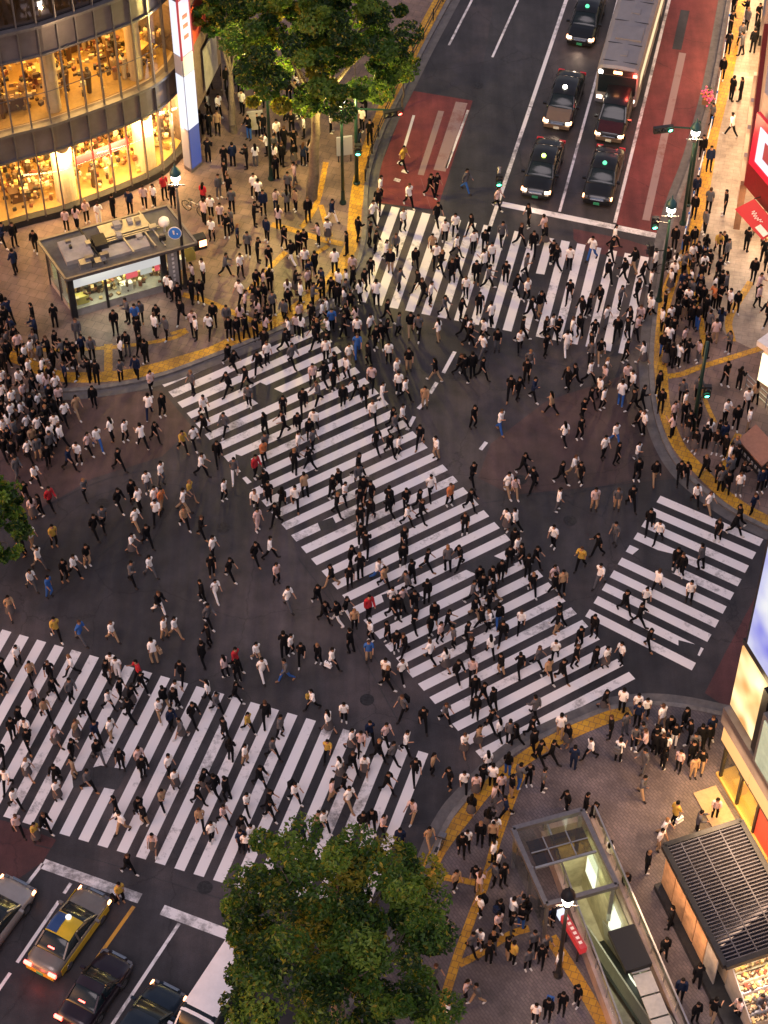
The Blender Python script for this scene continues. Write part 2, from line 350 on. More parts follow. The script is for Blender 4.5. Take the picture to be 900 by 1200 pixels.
yk = MB(); gline((157, 1062), (92, 1154), 0.16, mb=yk); structure(yk.build('yellow_lane_line', M['yellow_paint']))
gp = MB(); gline((517, 130), (493, 205), 0.35, mb=gp); gline((541, 120), (515, 200), 0.7, mb=gp); gline((800, 62), (757, 258), 0.42, mb=gp); gline((505, 245), (493, 208), 0.01, mb=gp)
structure(gp.build('faded_markings', M['grey_paint']))
dk = MB(); gline((803, 12), (793, 58), 0.55, mb=dk); structure(dk.build('tar_patch', M['asphalt_dark']))
rp = MB(); gline((485, 135), (474, 172), 0.16, mb=rp); 
for q in [(468, 180), (466, 190), (471, 200), (462, 210)]: gline(q, (q[0] + 7, q[1] + 2), 0.25, mb=rp)
structure(rp.build('lane_lettering', M['white_paint']))
# zebra crossings
def zebra(name, L0, R0, L1, R1, n, i0, i1, duty=0.53, skip=(), sg=-1):
    """stripe i runs from lerp(L0,L1) to lerp(R0,R1)"""
    L0, R0, L1, R1 = [P(*q) for q in (L0, R0, L1, R1)]; mb = MB()
    for i in range(i0, i1 + 1):
        if i in skip: continue
        rr = random.Random(i * 7 + n)
        a = L0.lerp(L1, i / n); b = R0.lerp(R1, i / n); sa = (L1 - L0) / n * duty * sg; sb = (R1 - R0) / n * duty * sg
        j = 0.03 * rr.uniform(-1, 1)
        q = [a, b, b + sb * (1 + j), a + sa * (1 - j)]
        q = [Vector((p.x, p.y, 0.008)) for p in q]
        if (q[1] - q[0]).cross(q[3] - q[0]).z < 0: q = q[::-1]
        mb.add(q, [(0, 1, 2, 3)])
    return structure(mb.build(name, M['white_paint']))
def back(T, n): return T
# corners below are right/bottom edges of the first and last counted stripe

zebra('zebra_crossing', (504.4, 251), (466.2, 362.2), (741.8, 298.2), (715.6, 411.8), 13, -3, 14)
zebra('zebra_crossing', (178.4, 788.9), (81.6, 980.4), (502, 883.3), (424, 1084), 15, -13, 15)
zebra('zebra_crossing', (335.6, 621), (513, 538), (564.4, 888.9), (744.4, 795.6), 18, -13, 18)
zebra('zebra_crossing', (774, 581), (894.5, 632), (691, 714), (815.5, 777), 9, 0, 9, sg=1)
# rectangular repairs over the paint
for l in [[(84, 906), (118, 897), (150, 902), (137, 926), (112, 921), (86, 924)],
          [(606, 347), (628, 353), (640, 322), (612, 318)], [(753, 640), (800, 652), (790, 672), (760, 664), (741, 650)], [(795, 750), (822, 757), (815, 773), (795, 762)],
          [(276, 532), (300, 540), (310, 556), (296, 566), (276, 546)], [(285, 460), (305, 448), (335, 462), (310, 478)], [(447, 697), (470, 690), (498, 700), (482, 716), (452, 712)],
          [(540, 665), (575, 650), (604, 662), (570, 678)], [(372, 612), (390, 606), (396, 618), (376, 622)], [(310, 975), (335, 985), (328, 1006), (300, 998)]]:
    patch('asphalt_repair', l[::-1], 0.012, M['asphalt_dark'])
# ---------------------------------------------------------------- pavements with kerbs
def clean(l): return [P(u, v, Z_S) for u, v in l]
K1 = smooth_line(clean([(-300, 452), (-80, 458), (60, 459), (130, 453), (190, 440), (250, 418), (300, 398), (350, 376), (385, 352), (410, 326), (424, 300), (430, 260), (431, 222), (437, 188), (452, 148), (475, 102), (500, 52), (528, 0), (570, -80), (620, -170)]), 4)
S1 = K1 + [Vector((40, 400, 0)), Vector((-300, 400, 0)), Vector((-300, K1[0].y, 0))]
K2 = smooth_line(clean([(905, -300), (885, -170), (862, -50), (852, 0), (834, 98), (812, 180), (790, 240), (775, 300), (765, 370), (761, 430), (766, 480), (778, 518), (796, 548), (822, 573), (850, 594), (882, 612), (930, 632), (1100, 690)]), 4)
S2 = K2 + [Vector((300, 60, 0)), Vector((300, 400, 0)), Vector((K2[0].x, 400, 0))]
K3 = smooth_line(clean([(1150, 900), (960, 866), (880, 842), (845, 834), (800, 825), (760, 822), (720, 826), (690, 836), (650, 853), (610, 873), (580, 896), (552, 925), (530, 950), (514, 978), (503, 1005), (488, 1040), (460, 1090), (425, 1145), (390, 1205), (340, 1290), (270, 1400)]), 4)
S3 = K3 + [Vector((K3[-1].x, -100, 0)), Vector((300, -100, 0)), Vector((300, K3[0].y, 0))]
sheet('pavement', [S1], Z_S, M['paving'], Z_S + 0.02)
sheet('pavement', [S2], Z_S, M['paving'], Z_S + 0.02)
sheet('pavement', [S3, pit], Z_S, M['paving_b'], Z_S + 0.02)
for K, sd_ in ((K1, 1), (K2, 1), (K3, 1)):
    # kerb stones: a top strip and a face 1 cm outside the slab; gutter strip on the road
    a0, a1 = K[3], K[4]; mb = MB()
    def off(pts, d):
        out = []
        for i, p in enumerate(pts):
            a = pts[max(0, i - 1)]; b = pts[min(len(pts) - 1, i + 1)]; t = (b - a).to_2d().normalized(); out.append(Vector((p.x - t.y * d, p.y + t.x * d, 0)))
        return out
    inner = 0.22
    side = 1
    o1 = off(K, -0.02 * side); i1 = off(K, inner * side); n = len(K)
    vs = [V3(p, 0.0) for p in o1] + [V3(p, Z_S + 0.015) for p in o1] + [V3(p, Z_S + 0.015) for p in i1] + [V3(p, Z_S - 0.01) for p in i1]
    fs = []
    for i in range(n - 1):
        for k in range(3): fs.append((k * n + i, k * n + i + 1, (k + 1) * n + i + 1, (k + 1) * n + i))
    mb.add(vs, fs); structure(mb.build('kerb', M['kerb']))
    g = MB(); ribbon(g, off(K, -0.28 * side), 0.5, 0.0155); structure(g.build('gutter', M['gutter']))
# bright shop street paving at top right
patch('shop_street_paving', [(872, -60), (905, -60), (905, 420), (852, 395), (815, 330), (829, 200), (850, 100)][::-1], Z_S + 0.004, M['paving_c'])
# yellow tactile strips
def tactile(l, wd, z=Z_S + 0.008):
    wd *= .78; mb = MB(); L, Rr = ribbon(mb, smooth_line(px(l, z), 5) if len(l) > 2 else px(l, z), wd, z)
    mb.f = [f[::-1] if (mb.v[f[1]] - mb.v[f[0]]).cross(mb.v[f[2]] - mb.v[f[0]]).z < 0 else f for f in mb.f]
    structure(mb.build('tactile_paving', M['tactile']))
ZA, ZB, ZC = Z_S + 0.008, Z_S + 0.012, Z_S + 0.016
tactile([(-20, 412), (20, 420), (50, 434), (80, 442), (140, 440), (180, 432), (215, 422), (250, 411), (285, 394), (324, 376), (352, 358), (382, 334), (402, 308), (413, 280), (417, 240), (424, 200), (440, 152), (466, 100), (490, 48), (515, 0), (545, -60)], 0.95, ZA)
tactile([(-20, 409), (60, 410), (130, 407), (195, 398), (220, 388)], 0.32, ZB)
tactile([(127, 403), (127, 440)], 0.55, ZC)
tactile([(382, 190), (372, 236), (357, 262), (352, 266)], 0.4, ZB); tactile([(376, 240), (382, 262), (387, 277)], 0.38, ZC)
tactile([(318, 263), (345, 270), (375, 280), (402, 286)], 0.5, ZB + 0.008); tactile([(335, 295), (312, 318), (290, 342)], 0.42, ZC)
tactile([(214, 345), (240, 352), (275, 367), (306, 380)], 0.45, ZB); tactile([(360, 343), (378, 335), (392, 330)], 0.9, ZC); tactile([(385, 288), (372, 296), (362, 306)], 0.35, ZC)
tactile([(200, 391), (218, 386)], 0.3, ZC); tactile([(470, 60), (455, 100), (432, 160), (420, 190)], 0.3, ZB)
tactile([(877, -60), (868, 0), (858, 60), (847, 110), (835, 160), (828, 205), (818, 255), (806, 292), (790, 322), (779, 355), (772, 400), (775, 440), (779, 480), (795, 522), (820, 551), (842, 573), (866, 592), (895, 608), (940, 628)], 0.85, ZA)
tactile([(783, 441), (800, 438), (818, 431), (860, 418), (895, 407)], 0.45, ZB); tactile([(822, 455), (830, 478), (838, 495)], 0.3, ZB); tactile([(866, 508), (852, 535), (845, 560)], 0.45, ZC)
tactile([(880, 330), (855, 372), (858, 400)], 0.5, ZC); tactile([(805, 300), (815, 345), (822, 380), (826, 420)], 0.4, ZC)
tactile([(497, 1040), (506, 1012), (518, 990), (545, 955), (572, 922), (600, 899), (636, 875), (672, 857), (708, 842), (738, 832)], 0.85, ZA)
tactile([(612, 905), (598, 940), (582, 985), (568, 1035), (553, 1075), (536, 1122), (518, 1180), (510, 1210)], 0.5, ZB)
tactile([(620, 1088), (600, 1094), (580, 1106), (558, 1120), (538, 1130)], 0.42, ZC); tactile([(520, 1028), (545, 1032), (566, 1036)], 0.4, ZC)
tactile([(645, 1098), (664, 1128), (684, 1160), (704, 1195), (712, 1212)], 0.7, ZB)
# plinths of the far city ground: sky backdrop not needed (camera looks down)

# tar seams and manhole covers
sm = MB()
for l in [[(0, 620), (60, 590), (130, 560), (210, 552), (300, 590), (330, 600)], [(560, 640), (650, 585), (760, 560)], [(60, 700), (130, 640), (190, 612), (290, 600)], [(470, 385), (540, 398), (640, 425), (760, 440)],
          [(565, 590), (640, 578), (700, 590)], [(40, 990), (120, 1010), (280, 1060)], [(385, 690), (420, 760), (480, 870)], [(350, 655), (400, 720), (470, 810), (520, 870)], [(560, 110), (640, 130)]]:
    ribbon(sm, smooth_line(px(l), 4), .05, .0125)
sm.f = [f[::-1] if (sm.v[f[1]] - sm.v[f[0]]).cross(sm.v[f[2]] - sm.v[f[0]]).z < 0 else f for f in sm.f]
structure(sm.build('tar_seams', M['asphalt_dark']))
mh = MB()
for u, v in [(700, 452), (262, 618), (610, 562), (120, 590), (430, 820), (560, 100), (240, 1040), (668, 610)]:
    c = P(u, v, 0.014); mh.add([c + Vector((math.cos(a) * .33, math.sin(a) * .33, 0)) for a in [2 * math.pi * i / 18 for i in range(18)]], [tuple(range(18))])
structure(mh.build('manhole_covers', mat('cast_iron', (.05, .046, .046), .45, .6, vary=.4, vscale=9)))
# ================================================================ ROUND GLASS BUILDING (upper left)
def W3(p, z): return Vector((p.x, p.y, z))
front = [P(u, v, Z_S) for u, v in [(-150, 288), (-60, 283), (0, 272), (35, 262), (75, 252), (100, 243), (150, 224), (190, 205), (213, 184)]]
# least-squares circle
A_ = np.array([[2 * p.x, 2 * p.y, 1] for p in front[2:]]); b_ = np.array([p.x ** 2 + p.y ** 2 for p in front[2:]])
sol = np.linalg.lstsq(A_, b_, rcond=None)[0]
curve = smooth_line([Vector((p.x, p.y, 0)) for p in front], 8)
tail = P(222, 160, Z_S); curve += smooth_line([curve[-1], Vector((tail.x + 0.1, tail.y, 0)), Vector((tail.x - 0.5, tail.y + 3, 0))], 4)[1:]
D_ = arclen(curve)
def along(s, inset=0.0):
    s = max(0, min(D_[-1] - 1e-4, s))
    for i in range(len(D_) - 1):
        if D_[i + 1] >= s: break
    t = (s - D_[i]) / (D_[i + 1] - D_[i]); p = curve[i].lerp(curve[i + 1], t)
    a = curve[max(0, i - 2)]; b = curve[min(len(curve) - 1, i + 3)]; d = (b - a).normalized(); nrm = Vector((-d.y, d.x, 0))      # inward (away from the plaza)
    return p + nrm * inset, d, nrm
def wall_strip(mb, z0, z1, inset, s0=0.0, s1=None, step=0.6):
    s1 = D_[-1] if s1 is None else s1; n = max(1, int((s1 - s0) / step)); pts = [along(s0 + (s1 - s0) * i / n, inset)[0] for i in range(n + 1)]
    mb.add([W3(p, z0) for p in pts] + [W3(p, z1) for p in pts], [(i, i + 1, n + 2 + i, n + 1 + i) for i in range(n)])
def ledge(mb, z0, z1, i0, i1, s0=0.0, s1=None, step=0.6):
    s1 = D_[-1] if s1 is None else s1; n = max(1, int((s1 - s0) / step))
    o = [along(s0 + (s1 - s0) * i / n, i0)[0] for i in range(n + 1)]; q = [along(s0 + (s1 - s0) * i / n, i1)[0] for i in range(n + 1)]; k = n + 1
    vs = [W3(p, z0) for p in o] + [W3(p, z1) for p in o] + [W3(p, z1) for p in q] + [W3(p, z0) for p in q]
    fs = []
    for i in range(n):
        for a in range(4): b = (a + 1) % 4; fs.append((a * k + i, a * k + i + 1, b * k + i + 1, b * k + i))
    fs += [(0, k, 2 * k, 3 * k), (n, 3 * k + n, 2 * k + n, k + n)]
    mb.add(vs, fs)
RB = empty('glass_building', W3(along(D_[-1] * .6)[0], Z_S), 0, 'curved glass building with two golden lit floors, upper left corner', 'building')
FZ = [Z_S, 6.45, 12.9, 19.4]                                   # floor lines
LIT = (D_[-1]) 
mb = MB(); ledge(mb, Z_S, 0.55, -0.12, 0.35); mb.build('plinth', M['dark_steel'], RB)
for k in range(3):
    z = FZ[k]; top = z + 6.45
    mb = MB(); ledge(mb, top - 1.75 if k else top - 1.75, top, -0.02, 0.4); mb.build('spandrel', M['spandrel'], RB)
    mb = MB(); ledge(mb, top - 0.02, top + 0.16, -0.32, 0.0); ledge(mb, top - 1.86, top - 1.74, -0.14, 0.0); mb.build('ledge', M['mullion'], RB)
    g = MB(); wall_strip(g, z + (0.55 if k == 0 else 0.0), top - 1.75, 0.03); g.build('window_glass', M['glass'] if k < 2 else M['glass_dim'], RB)
    s = MB(); ledge(s, top - 0.45, top - 0.1, 0.42, 11.0, step=1.5); s.build('floor_slab', M['beige'] if k < 2 else M['concrete'], RB)
mb = MB(); n_m = int(D_[-1] / 1.04)
for i in range(n_m + 1):
    if i >= 60: break
    p, d, nr = along(i * 1.04 + 0.3, -0.1); m1 = MB(); m1.box(W3(p, (0.5 + 19.4) / 2), (0.07, 0.18, 18.9), rz=math.atan2(d.y, d.x)); m1.build('mullion', M['mullion'], RB)
mb = MB(); 
for k in range(3):
    wall_strip(mb, FZ[k] + 2.2, FZ[k] + 2.26, -0.03) if k else None
if mb.f: mb.build('handrail', M['mullion'], RB)
# interior: back wall, round columns, lit ceilings, shelves, tables, goods
M['in_wall'] = mat('interior_wall', (0.62, 0.38, 0.12), 0.7, vary=0.45, vscale=1.2)
M['in_floor'] = mat('interior_floor', (0.42, 0.26, 0.09), 0.35, vary=0.15)
mb = MB(); wall_strip(mb, Z_S, 12.8, 7.5, step=1.2); mb.build('back_wall', M['in_wall'], RB)
mb = MB(); ledge(mb, Z_S + 0.01, Z_S + 0.1, 0.4, 7.4, step=1.5); ledge(mb, FZ[1] + 0.0, FZ[1] + 0.05, 0.6, 7.4, step=1.5); mb.build('interior_floor', M['in_floor'], RB)
for u in (88, 178):
    p0 = P(u, 245 if u == 88 else 203, Z_S); s0 = min(range(len(curve)), key=lambda i: (curve[i] - Vector((p0.x, p0.y, 0))).length); p, d, nr = along(D_[s0], 1.15)
    c = MB(); c.lathe(W3(p, 0), [(0.0, Z_S), (0.6, Z_S), (0.6, 6.4), (0.42, 6.5), (0.42, 12.7), (0.0, 12.7)], 20); c.build('column', M['beige'], RB, smooth=False)
M['gold_glow'] = lamp_mat('golden_ceiling_lamp', (1.0, 0.62, 0.22), 8)
rr = random.Random(3)
goods = [mat('goods_' + n, c, 0.5) for n, c in [('cream', (0.55, 0.40, 0.20)), ('brown', (0.10, 0.05, 0.025)), ('red', (0.20, 0.06, 0.03)), ('black', (0.03, 0.025, 0.02)), ('gold', (0.6, 0.38, 0.1)), ('white', (0.62, 0.5, 0.32)), ('umber', (0.07, 0.04, 0.02)), ('tan', (0.4, 0.25, 0.12))]]
def goods_mass(parent, fn, n, name='shelf_goods', scale=1.0, seed=1):
    """many small packed goods as one part (nobody could count them)"""
    r_ = random.Random(seed); g = MB()
    for i in range(n):
        c, rz = fn(r_); g.m = r_.randrange(len(goods)); g.box(c, (r_.uniform(.1, .38) * scale, r_.uniform(.1, .3) * scale, r_.uniform(.1, .42) * scale), rz + r_.uniform(-.5, .5))
    o = g.build(name, goods, parent); o['kind'] = 'stuff'; return o
def in_pt(r_, k, ins0=0.9, ins1=6.8, s0=8.0):
    s = r_.uniform(s0, D_[-1] - 2.6); p, d, nr = along(s, r_.uniform(ins0, ins1)); return p, math.atan2(d.y, d.x)
def fn0(r_): 
    p, a = in_pt(r_, 0); return W3(p, Z_S + r_.choice([0.25, 0.5, 1.1, 1.15, 1.6, 2.1])), a
def fn1(r_):
    p, a = in_pt(r_, 1); return W3(p, FZ[1] + r_.choice([0.4, 0.8, 1.1, 1.4])), a
goods_mass(RB, fn0, 1100, seed=4, scale=.75); goods_mass(RB, fn1, 520, seed=5, scale=.75)
for k in (0, 1):
    for j in range(9):
        s = 9 + j * 3.0
        if s > D_[-1] - 3: break
        p, d, nr = along(s, 2.0 + (j % 3) * 1.6); tb = MB(); rz = math.atan2(d.y, d.x)
        tb.box(W3(p, FZ[k] + 0.92 if k else Z_S + 0.95), (1.8, 0.8, 0.06), rz); tb.box(W3(p, (FZ[k] if k else Z_S) + 0.5), (1.5, 0.5, 0.8), rz); tb.build('display_table', M['in_wall'] if j % 2 else goods[1], RB)
for k in (0, 1):
    for j in range(10):
        s = 8.5 + j * 2.7
        if s > D_[-1] - 2: break
        for ins in (1.2, 3.2, 5.4):
            p, d, nr = along(s, ins); lb = MB(); lb.box(W3(p, FZ[k + 1] - 0.55), (0.9, 0.25, 0.06), math.atan2(d.y, d.x)); lb.build('ceiling_lamp', M['gold_glow'], RB)
rq = random.Random(15)
for k in (0, 1):
    fg = MB()
    for i in range(26):
        p, a_q = in_pt(rq, k, 1.2, 5.5); zb = (FZ[1] + .05) if k else Z_S + .1; fg.m = rq.choice([1, 3, 6, 5, 7])
        fg.lathe(W3(p, zb), [(.0, 0), (.13, 0), (.15, .5), (.17, .85), (.21, 1.2), (.2, 1.36), (.07, 1.45)], 8); fg.m = 3; fg.lathe(W3(p, zb + 1.45), [(.06, 0), (.11, .08), (.11, .18), (.0, .26)], 8)
    o = fg.build('customers', goods, RB); o['kind'] = 'stuff'
# red banner rail inside the ground floor
pa, pb = [along(s_)[0] for s_ in (0, 1)]
def s_at(u, v):
    p = P(u, v, Z_S); i = min(range(len(curve)), key=lambda i: (curve[i] - Vector((p.x, p.y, 0))).length); return D_[i]
sA, sB = s_at(100, 243), s_at(163, 219)
mb = MB(); ledge(mb, 2.75, 3.3, 0.5, 0.6, sA, sB); mb.build('red_banner', M['red'], RB)
for k, en in ((0, 1500), (1, 1200)):
    for f_ in (0.5, 0.68, 0.86):
        p, d, nr = along(D_[-1] * f_, 3.4)
        light('shop_ceiling_light', 'AREA', W3(p, FZ[k + 1] - 0.75), en * 0.55, (1.0, 0.55, 0.14), RB, size=6, rot=(0, 0, math.atan2(d.y, d.x)), size_y=5)
        if k == 0:
            p, d, nr = along(D_[-1] * f_, 0.35); light('window_light', 'AREA', W3(p, 3.6), 900, (1.0, .62, .26), RB, size=6, rot=(R(50), 0, math.atan2(d.y, d.x)), size_y=1.2)
# tree silhouette / greenery inside the upper floor is left to the goods; top dark floor gets a dim interior
mb = MB(); wall_strip(mb, 12.9, 19.3, 3.0, step=1.5); mb.build('upper_back_wall', M['dark_steel'], RB)
mb = MB(); wall_strip(mb, 12.95, 13.1, 0.5, s_at(60, 258), s_at(125, 234)); p, d, nr = along(s_at(105, 240), 1.5)
l2 = MB(); l2.box(W3(p, 17.3), (2.2, 0.4, 0.5), math.atan2(d.y, d.x)); l2.build('ceiling_lamp', M['gold_glow'], RB)
# ---------------------------------------------------------------- LED sign column at its right end
c0 = P(216, 197, Z_S); c1 = P(225, 203, Z_S); c2 = P(237, 193, Z_S)
LS = empty('light_sign_tower', W3(c1, Z_S), 0, 'tall slim light sign, white panels over blue, at the round glass building', 'sign')
bk = P(228, 178, Z_S)
base = [W3(c0, 0), W3(c1, 0), W3(c2, 0), W3(bk, 0)]
m1 = MB(); m1.prism(base, Z_S, 12.0); m1.build('tower_body', M['spandrel'], LS)
M['sign_white'] = lamp_mat('backlit_white_panel', (0.80, 0.84, 1.0), 0.95); M['sign_pink'] = lamp_mat('backlit_pink_panel', (1.0, 0.66, 0.85), 0.95)
M['sign_blue'] = lamp_mat('backlit_blue_panel', (0.03, 0.10, 0.50), 0.45); M['sign_grey'] = mat('grey_sign_panel', (0.35, 0.36, 0.45), 0.4)
M['sign_red'] = lamp_mat('backlit_red_frame', (0.8, 0.01, 0.05), 0.5)
def face_panel(a, b, z0, z1, m, t=0.05, o=0.03, parent=LS, name='sign_panel', i0=0.04, i1=0.96):
    a, b = W3(a, 0), W3(b, 0); d = b - a; nr = Vector((d.y, -d.x, 0)).normalized(); p = a + d * i0 + nr * o; q = a + d * i1 + nr * o
    x = MB(); x.slab(W3(p, z0), W3(q, z0), W3(q, z1), W3(p, z1), t); return x.build(name, m, parent)
for a, b in ((c0, c1), (c1, c2)):
    main = a is c1
    face_panel(a, b, 8.2, 11.7, M['sign_pink'] if main else M['sign_white']); face_panel(a, b, 6.9, 8.15, M['sign_grey'])
    face_panel(a, b, 3.2, 6.85, M['sign_white']); face_panel(a, b, 0.4, 3.15, M['sign_blue'] if main else M['sign_grey'])
fr = MB(); fr.bar(W3(c1, 8), W3(c1, 11.9), 0.12); fr.bar(W3(c2, 8), W3(c2, 11.9), 0.12); fr.bar(W3(c1, 11.85), W3(c2, 11.85), 0.12); fr.build('red_frame', M['sign_red'], LS)
for zz in (9.2, 9.9, 10.5): face_panel(c1, c2, zz, zz + 0.25, M['sign_red'], 0.02, 0.045, LS, 'sign_stroke', 0.3, 0.72)
light('sign_glow', 'AREA', W3(c2, 6) + Vector((1.0, -1.2, 0)), 40, (0.85, 0.88, 1), LS, size=1.5, rot=(R(80), 0, R(25)), size_y=6)
# back street building with red top and pale awning
bx = P(245, 118, Z_S); BB = empty('back_street_shop', W3(bx, Z_S), 0, 'dim narrow shop with a red band and pale hanging banner, behind the light sign', 'building')
q = [W3(P(232, 176, Z_S), 0), W3(P(262, 112, Z_S), 0), W3(P(262, 112, Z_S), 0) + Vector((-6, 6, 0)), W3(P(232, 176, Z_S), 0) + Vector((-7, 5, 0))]
m1 = MB(); m1.prism(q, Z_S, 9.5); m1.build('wall', mat('dim_wall', (0.16, 0.11, 0.09), 0.8, vary=0.3), BB)
face_panel(q[0], q[1], 7.0, 9.4, mat('red_band', (0.45, 0.06, 0.03), 0.6), 0.05, 0.03, BB, 'red_band')
face_panel(q[0], q[1], 3.2, 6.0, M['concrete'], 0.05, 0.25, BB, 'banner', 0.3, 0.75)
face_panel(q[0], q[1], 0.3, 2.6, M['glass_dim'], 0.05, 0.03, BB, 'shop_window')
# ================================================================ POLICE BOX / KIOSK (left)
ZK = 3.05
kA, kB, kC, kD = [P(u, v, ZK) for u, v in [(79, 326), (229, 284), (195, 240), (48, 283)]]
kA, kB, kC, kD = [W3(p, 0) for p in (kA, kB, kC, kD)]
kC = kB + (kD - kA) * 0.98
KS = empty('street_kiosk', W3(kA, Z_S), math.atan2((kB - kA).y, (kB - kA).x), 'glass walled kiosk with grey roof equipment in front of the round glass building', 'kiosk')
ex = (kB - kA).normalized(); ey = (kD - kA).normalized(); LX = (kB - kA).length; LY = (kD - kA).length
def kp(x, y, z): return kA + ex * x + ey * y + Vector((0, 0, z))
kax = (ex, Vector((-ex.y, ex.x, 0)), Vector((0, 0, 1)))
BX = LX * 0.86
m1 = MB(); m1.prism([kp(0.1, 0.1, 0), kp(BX, 0.1, 0), kp(BX, LY - .1, 0), kp(.1, LY - .1, 0)], Z_S, Z_S + 0.5); m1.build('plinth', M['concrete'], KS)
m1 = MB(); m1.prism([kp(-0.15, -0.15, 0), kp(LX, -0.15, 0), kp(LX, LY, 0), kp(-0.15, LY, 0)], ZK - 0.12, ZK); m1.build('roof', M['roof_grey'] if 'roof_grey' in M else M.setdefault('roof_grey', mat('roof_felt', (.10, .095, .09), .7, vary=.35, vscale=1.5)), KS)
m1 = MB()
for a, b in [((-.15, -.15), (LX, -.15)), ((LX, -.15), (LX, LY)), ((LX, LY), (-.15, LY)), ((-.15, LY), (-.15, -.15))]: m1.bar(kp(*a, ZK + .06), kp(*b, ZK + .06), 0.12, 0.14)
m1.build('roof_rim', M['mullion'], KS)
m1 = MB(); m1.bar(kp(0, 0.02, 2.62), kp(BX, 0.02, 2.62), 0.1, 0.75, up=Vector((0, 0, 1))); m1 = MB(); m1.slab(kp(0.1, 0.02, 2.2), kp(BX * .86, .02, 2.2), kp(BX * .86, .02, 2.9), kp(.1, .02, 2.9), 0.05)
M['fascia_lit'] = lamp_mat('white_lit_fascia', (0.9, 0.88, 0.86), 0.55); m1.build('fascia', M['fascia_lit'], KS)
for i, x in enumerate((0.12, 2.0, BX * .86, BX)):
    m1 = MB(); m1.box(kp(x, 0.12, 1.55), (0.32 if i in (0, 2) else .14, 0.3 if i in (0, 2) else .14, 2.85), axes=kax); m1.build('post', M['dark_steel'], KS)
for x, y in ((0.12, LY - .2), (BX, LY - .2), (0.12, LY * .5)):
    m1 = MB(); m1.box(kp(x, y, 1.55), (.14, .14, 2.85), axes=kax); m1.build('post', M['dark_steel'], KS)
for x0, x1 in ((0.3, 1.92), (2.08, BX * .84)):
    m1 = MB(); m1.slab(kp(x0, .06, .62), kp(x1, .06, .62), kp(x1, .06, 2.2), kp(x0, .06, 2.2), 0.02); m1.build('window', M['glass'], KS)
m1 = MB(); m1.slab(kp(.06, LY - .3, .62), kp(.06, .3, .62), kp(.06, .3, 2.8), kp(.06, LY - .3, 2.8), 0.02); m1.build('window', M['glass'], KS)
m1 = MB(); m1.slab(kp(BX * .9, .04, .3), kp(BX * .99, .04, .3), kp(BX * .99, .04, 2.9), kp(BX * .9, .04, 2.9), 0.04); m1.build('notice_panel', M['concrete'], KS)
m1 = MB(); m1.slab(kp(.2, LY - .5, .5), kp(BX, LY - .5, .5), kp(BX, LY - .5, 2.9), kp(.2, LY - .5, 2.9), 0.05); m1.build('back_wall', mat('pale_green_wall', (.55, .6, .4), .6, vary=.2), KS)
m1 = MB(); m1.box(kp(BX * .5, LY * .5, .52), (BX - .4, LY - .5, .05), axes=kax); m1.build('floor', mat('yellow_floor', (.5, .45, .15), .6), KS)
for i in range(9):
    m1 = MB(); m1.box(kp(.8 + i * .82, .55 + (i % 3) * .6, .85), (.65, .4, .55 + .2 * (i % 3)), axes=kax); m1.build('counter', [mat('counter_yellow', (.55, .45, .12), .5), goods[3], goods[1], M['white']][i % 4], KS)
M['poster'] = lamp_mat('lit_red_poster', (1.0, 0.12, 0.16), .8)
for i in range(3):
    m1 = MB(); m1.slab(kp(3.3 + i * .8, .5, 1.35), kp(3.95 + i * .8, .5, 1.35), kp(3.95 + i * .8, .5, 1.95), kp(3.3 + i * .8, .5, 1.95), 0.04); m1.build('lit_poster', M['poster'] if i != 1 else M['fascia_lit'], KS)
for x in (1.2, 3.6, 6.0):
    m1 = MB(); m1.box(kp(min(x, BX - .6), LY * .45, 2.85), (1.2, .2, .06), axes=kax); m1.build('strip_lamp', M['lamp_cool'], KS)
light('kiosk_light', 'AREA', kp(BX * .5, LY * .3, 2.75), 190, (1.0, .95, 0.62), KS, size=BX * .8, rot=(0, 0, math.atan2(ex.y, ex.x)), size_y=LY * .6)
def fnk(r_): return kp(r_.uniform(.4, BX - .4), r_.uniform(.35, LY * .6), r_.choice([.65, .9, 1.15, 1.3])), r_.uniform(0, 3)
goods_mass(KS, fnk, 150, 'counter_goods', .8, 33)
rq = random.Random(8); fg = MB()
for i in range(5):
    p = kp(1.0 + i * 1.3 + rq.random() * .4, 1.3 + rq.random(), .55); fg.m = rq.choice([0, 1, 3, 5]); fg.lathe(p, [(.0, 0), (.13, 0), (.15, .5), (.17, .85), (.21, 1.2), (.2, 1.36), (.07, 1.45)], 8); fg.m = 3; fg.lathe(p + Vector((0, 0, 1.45)), [(.06, 0), (.11, .08), (.11, .18), (.0, .26)], 8)
o = fg.build('clerks', goods, KS); o['kind'] = 'stuff'
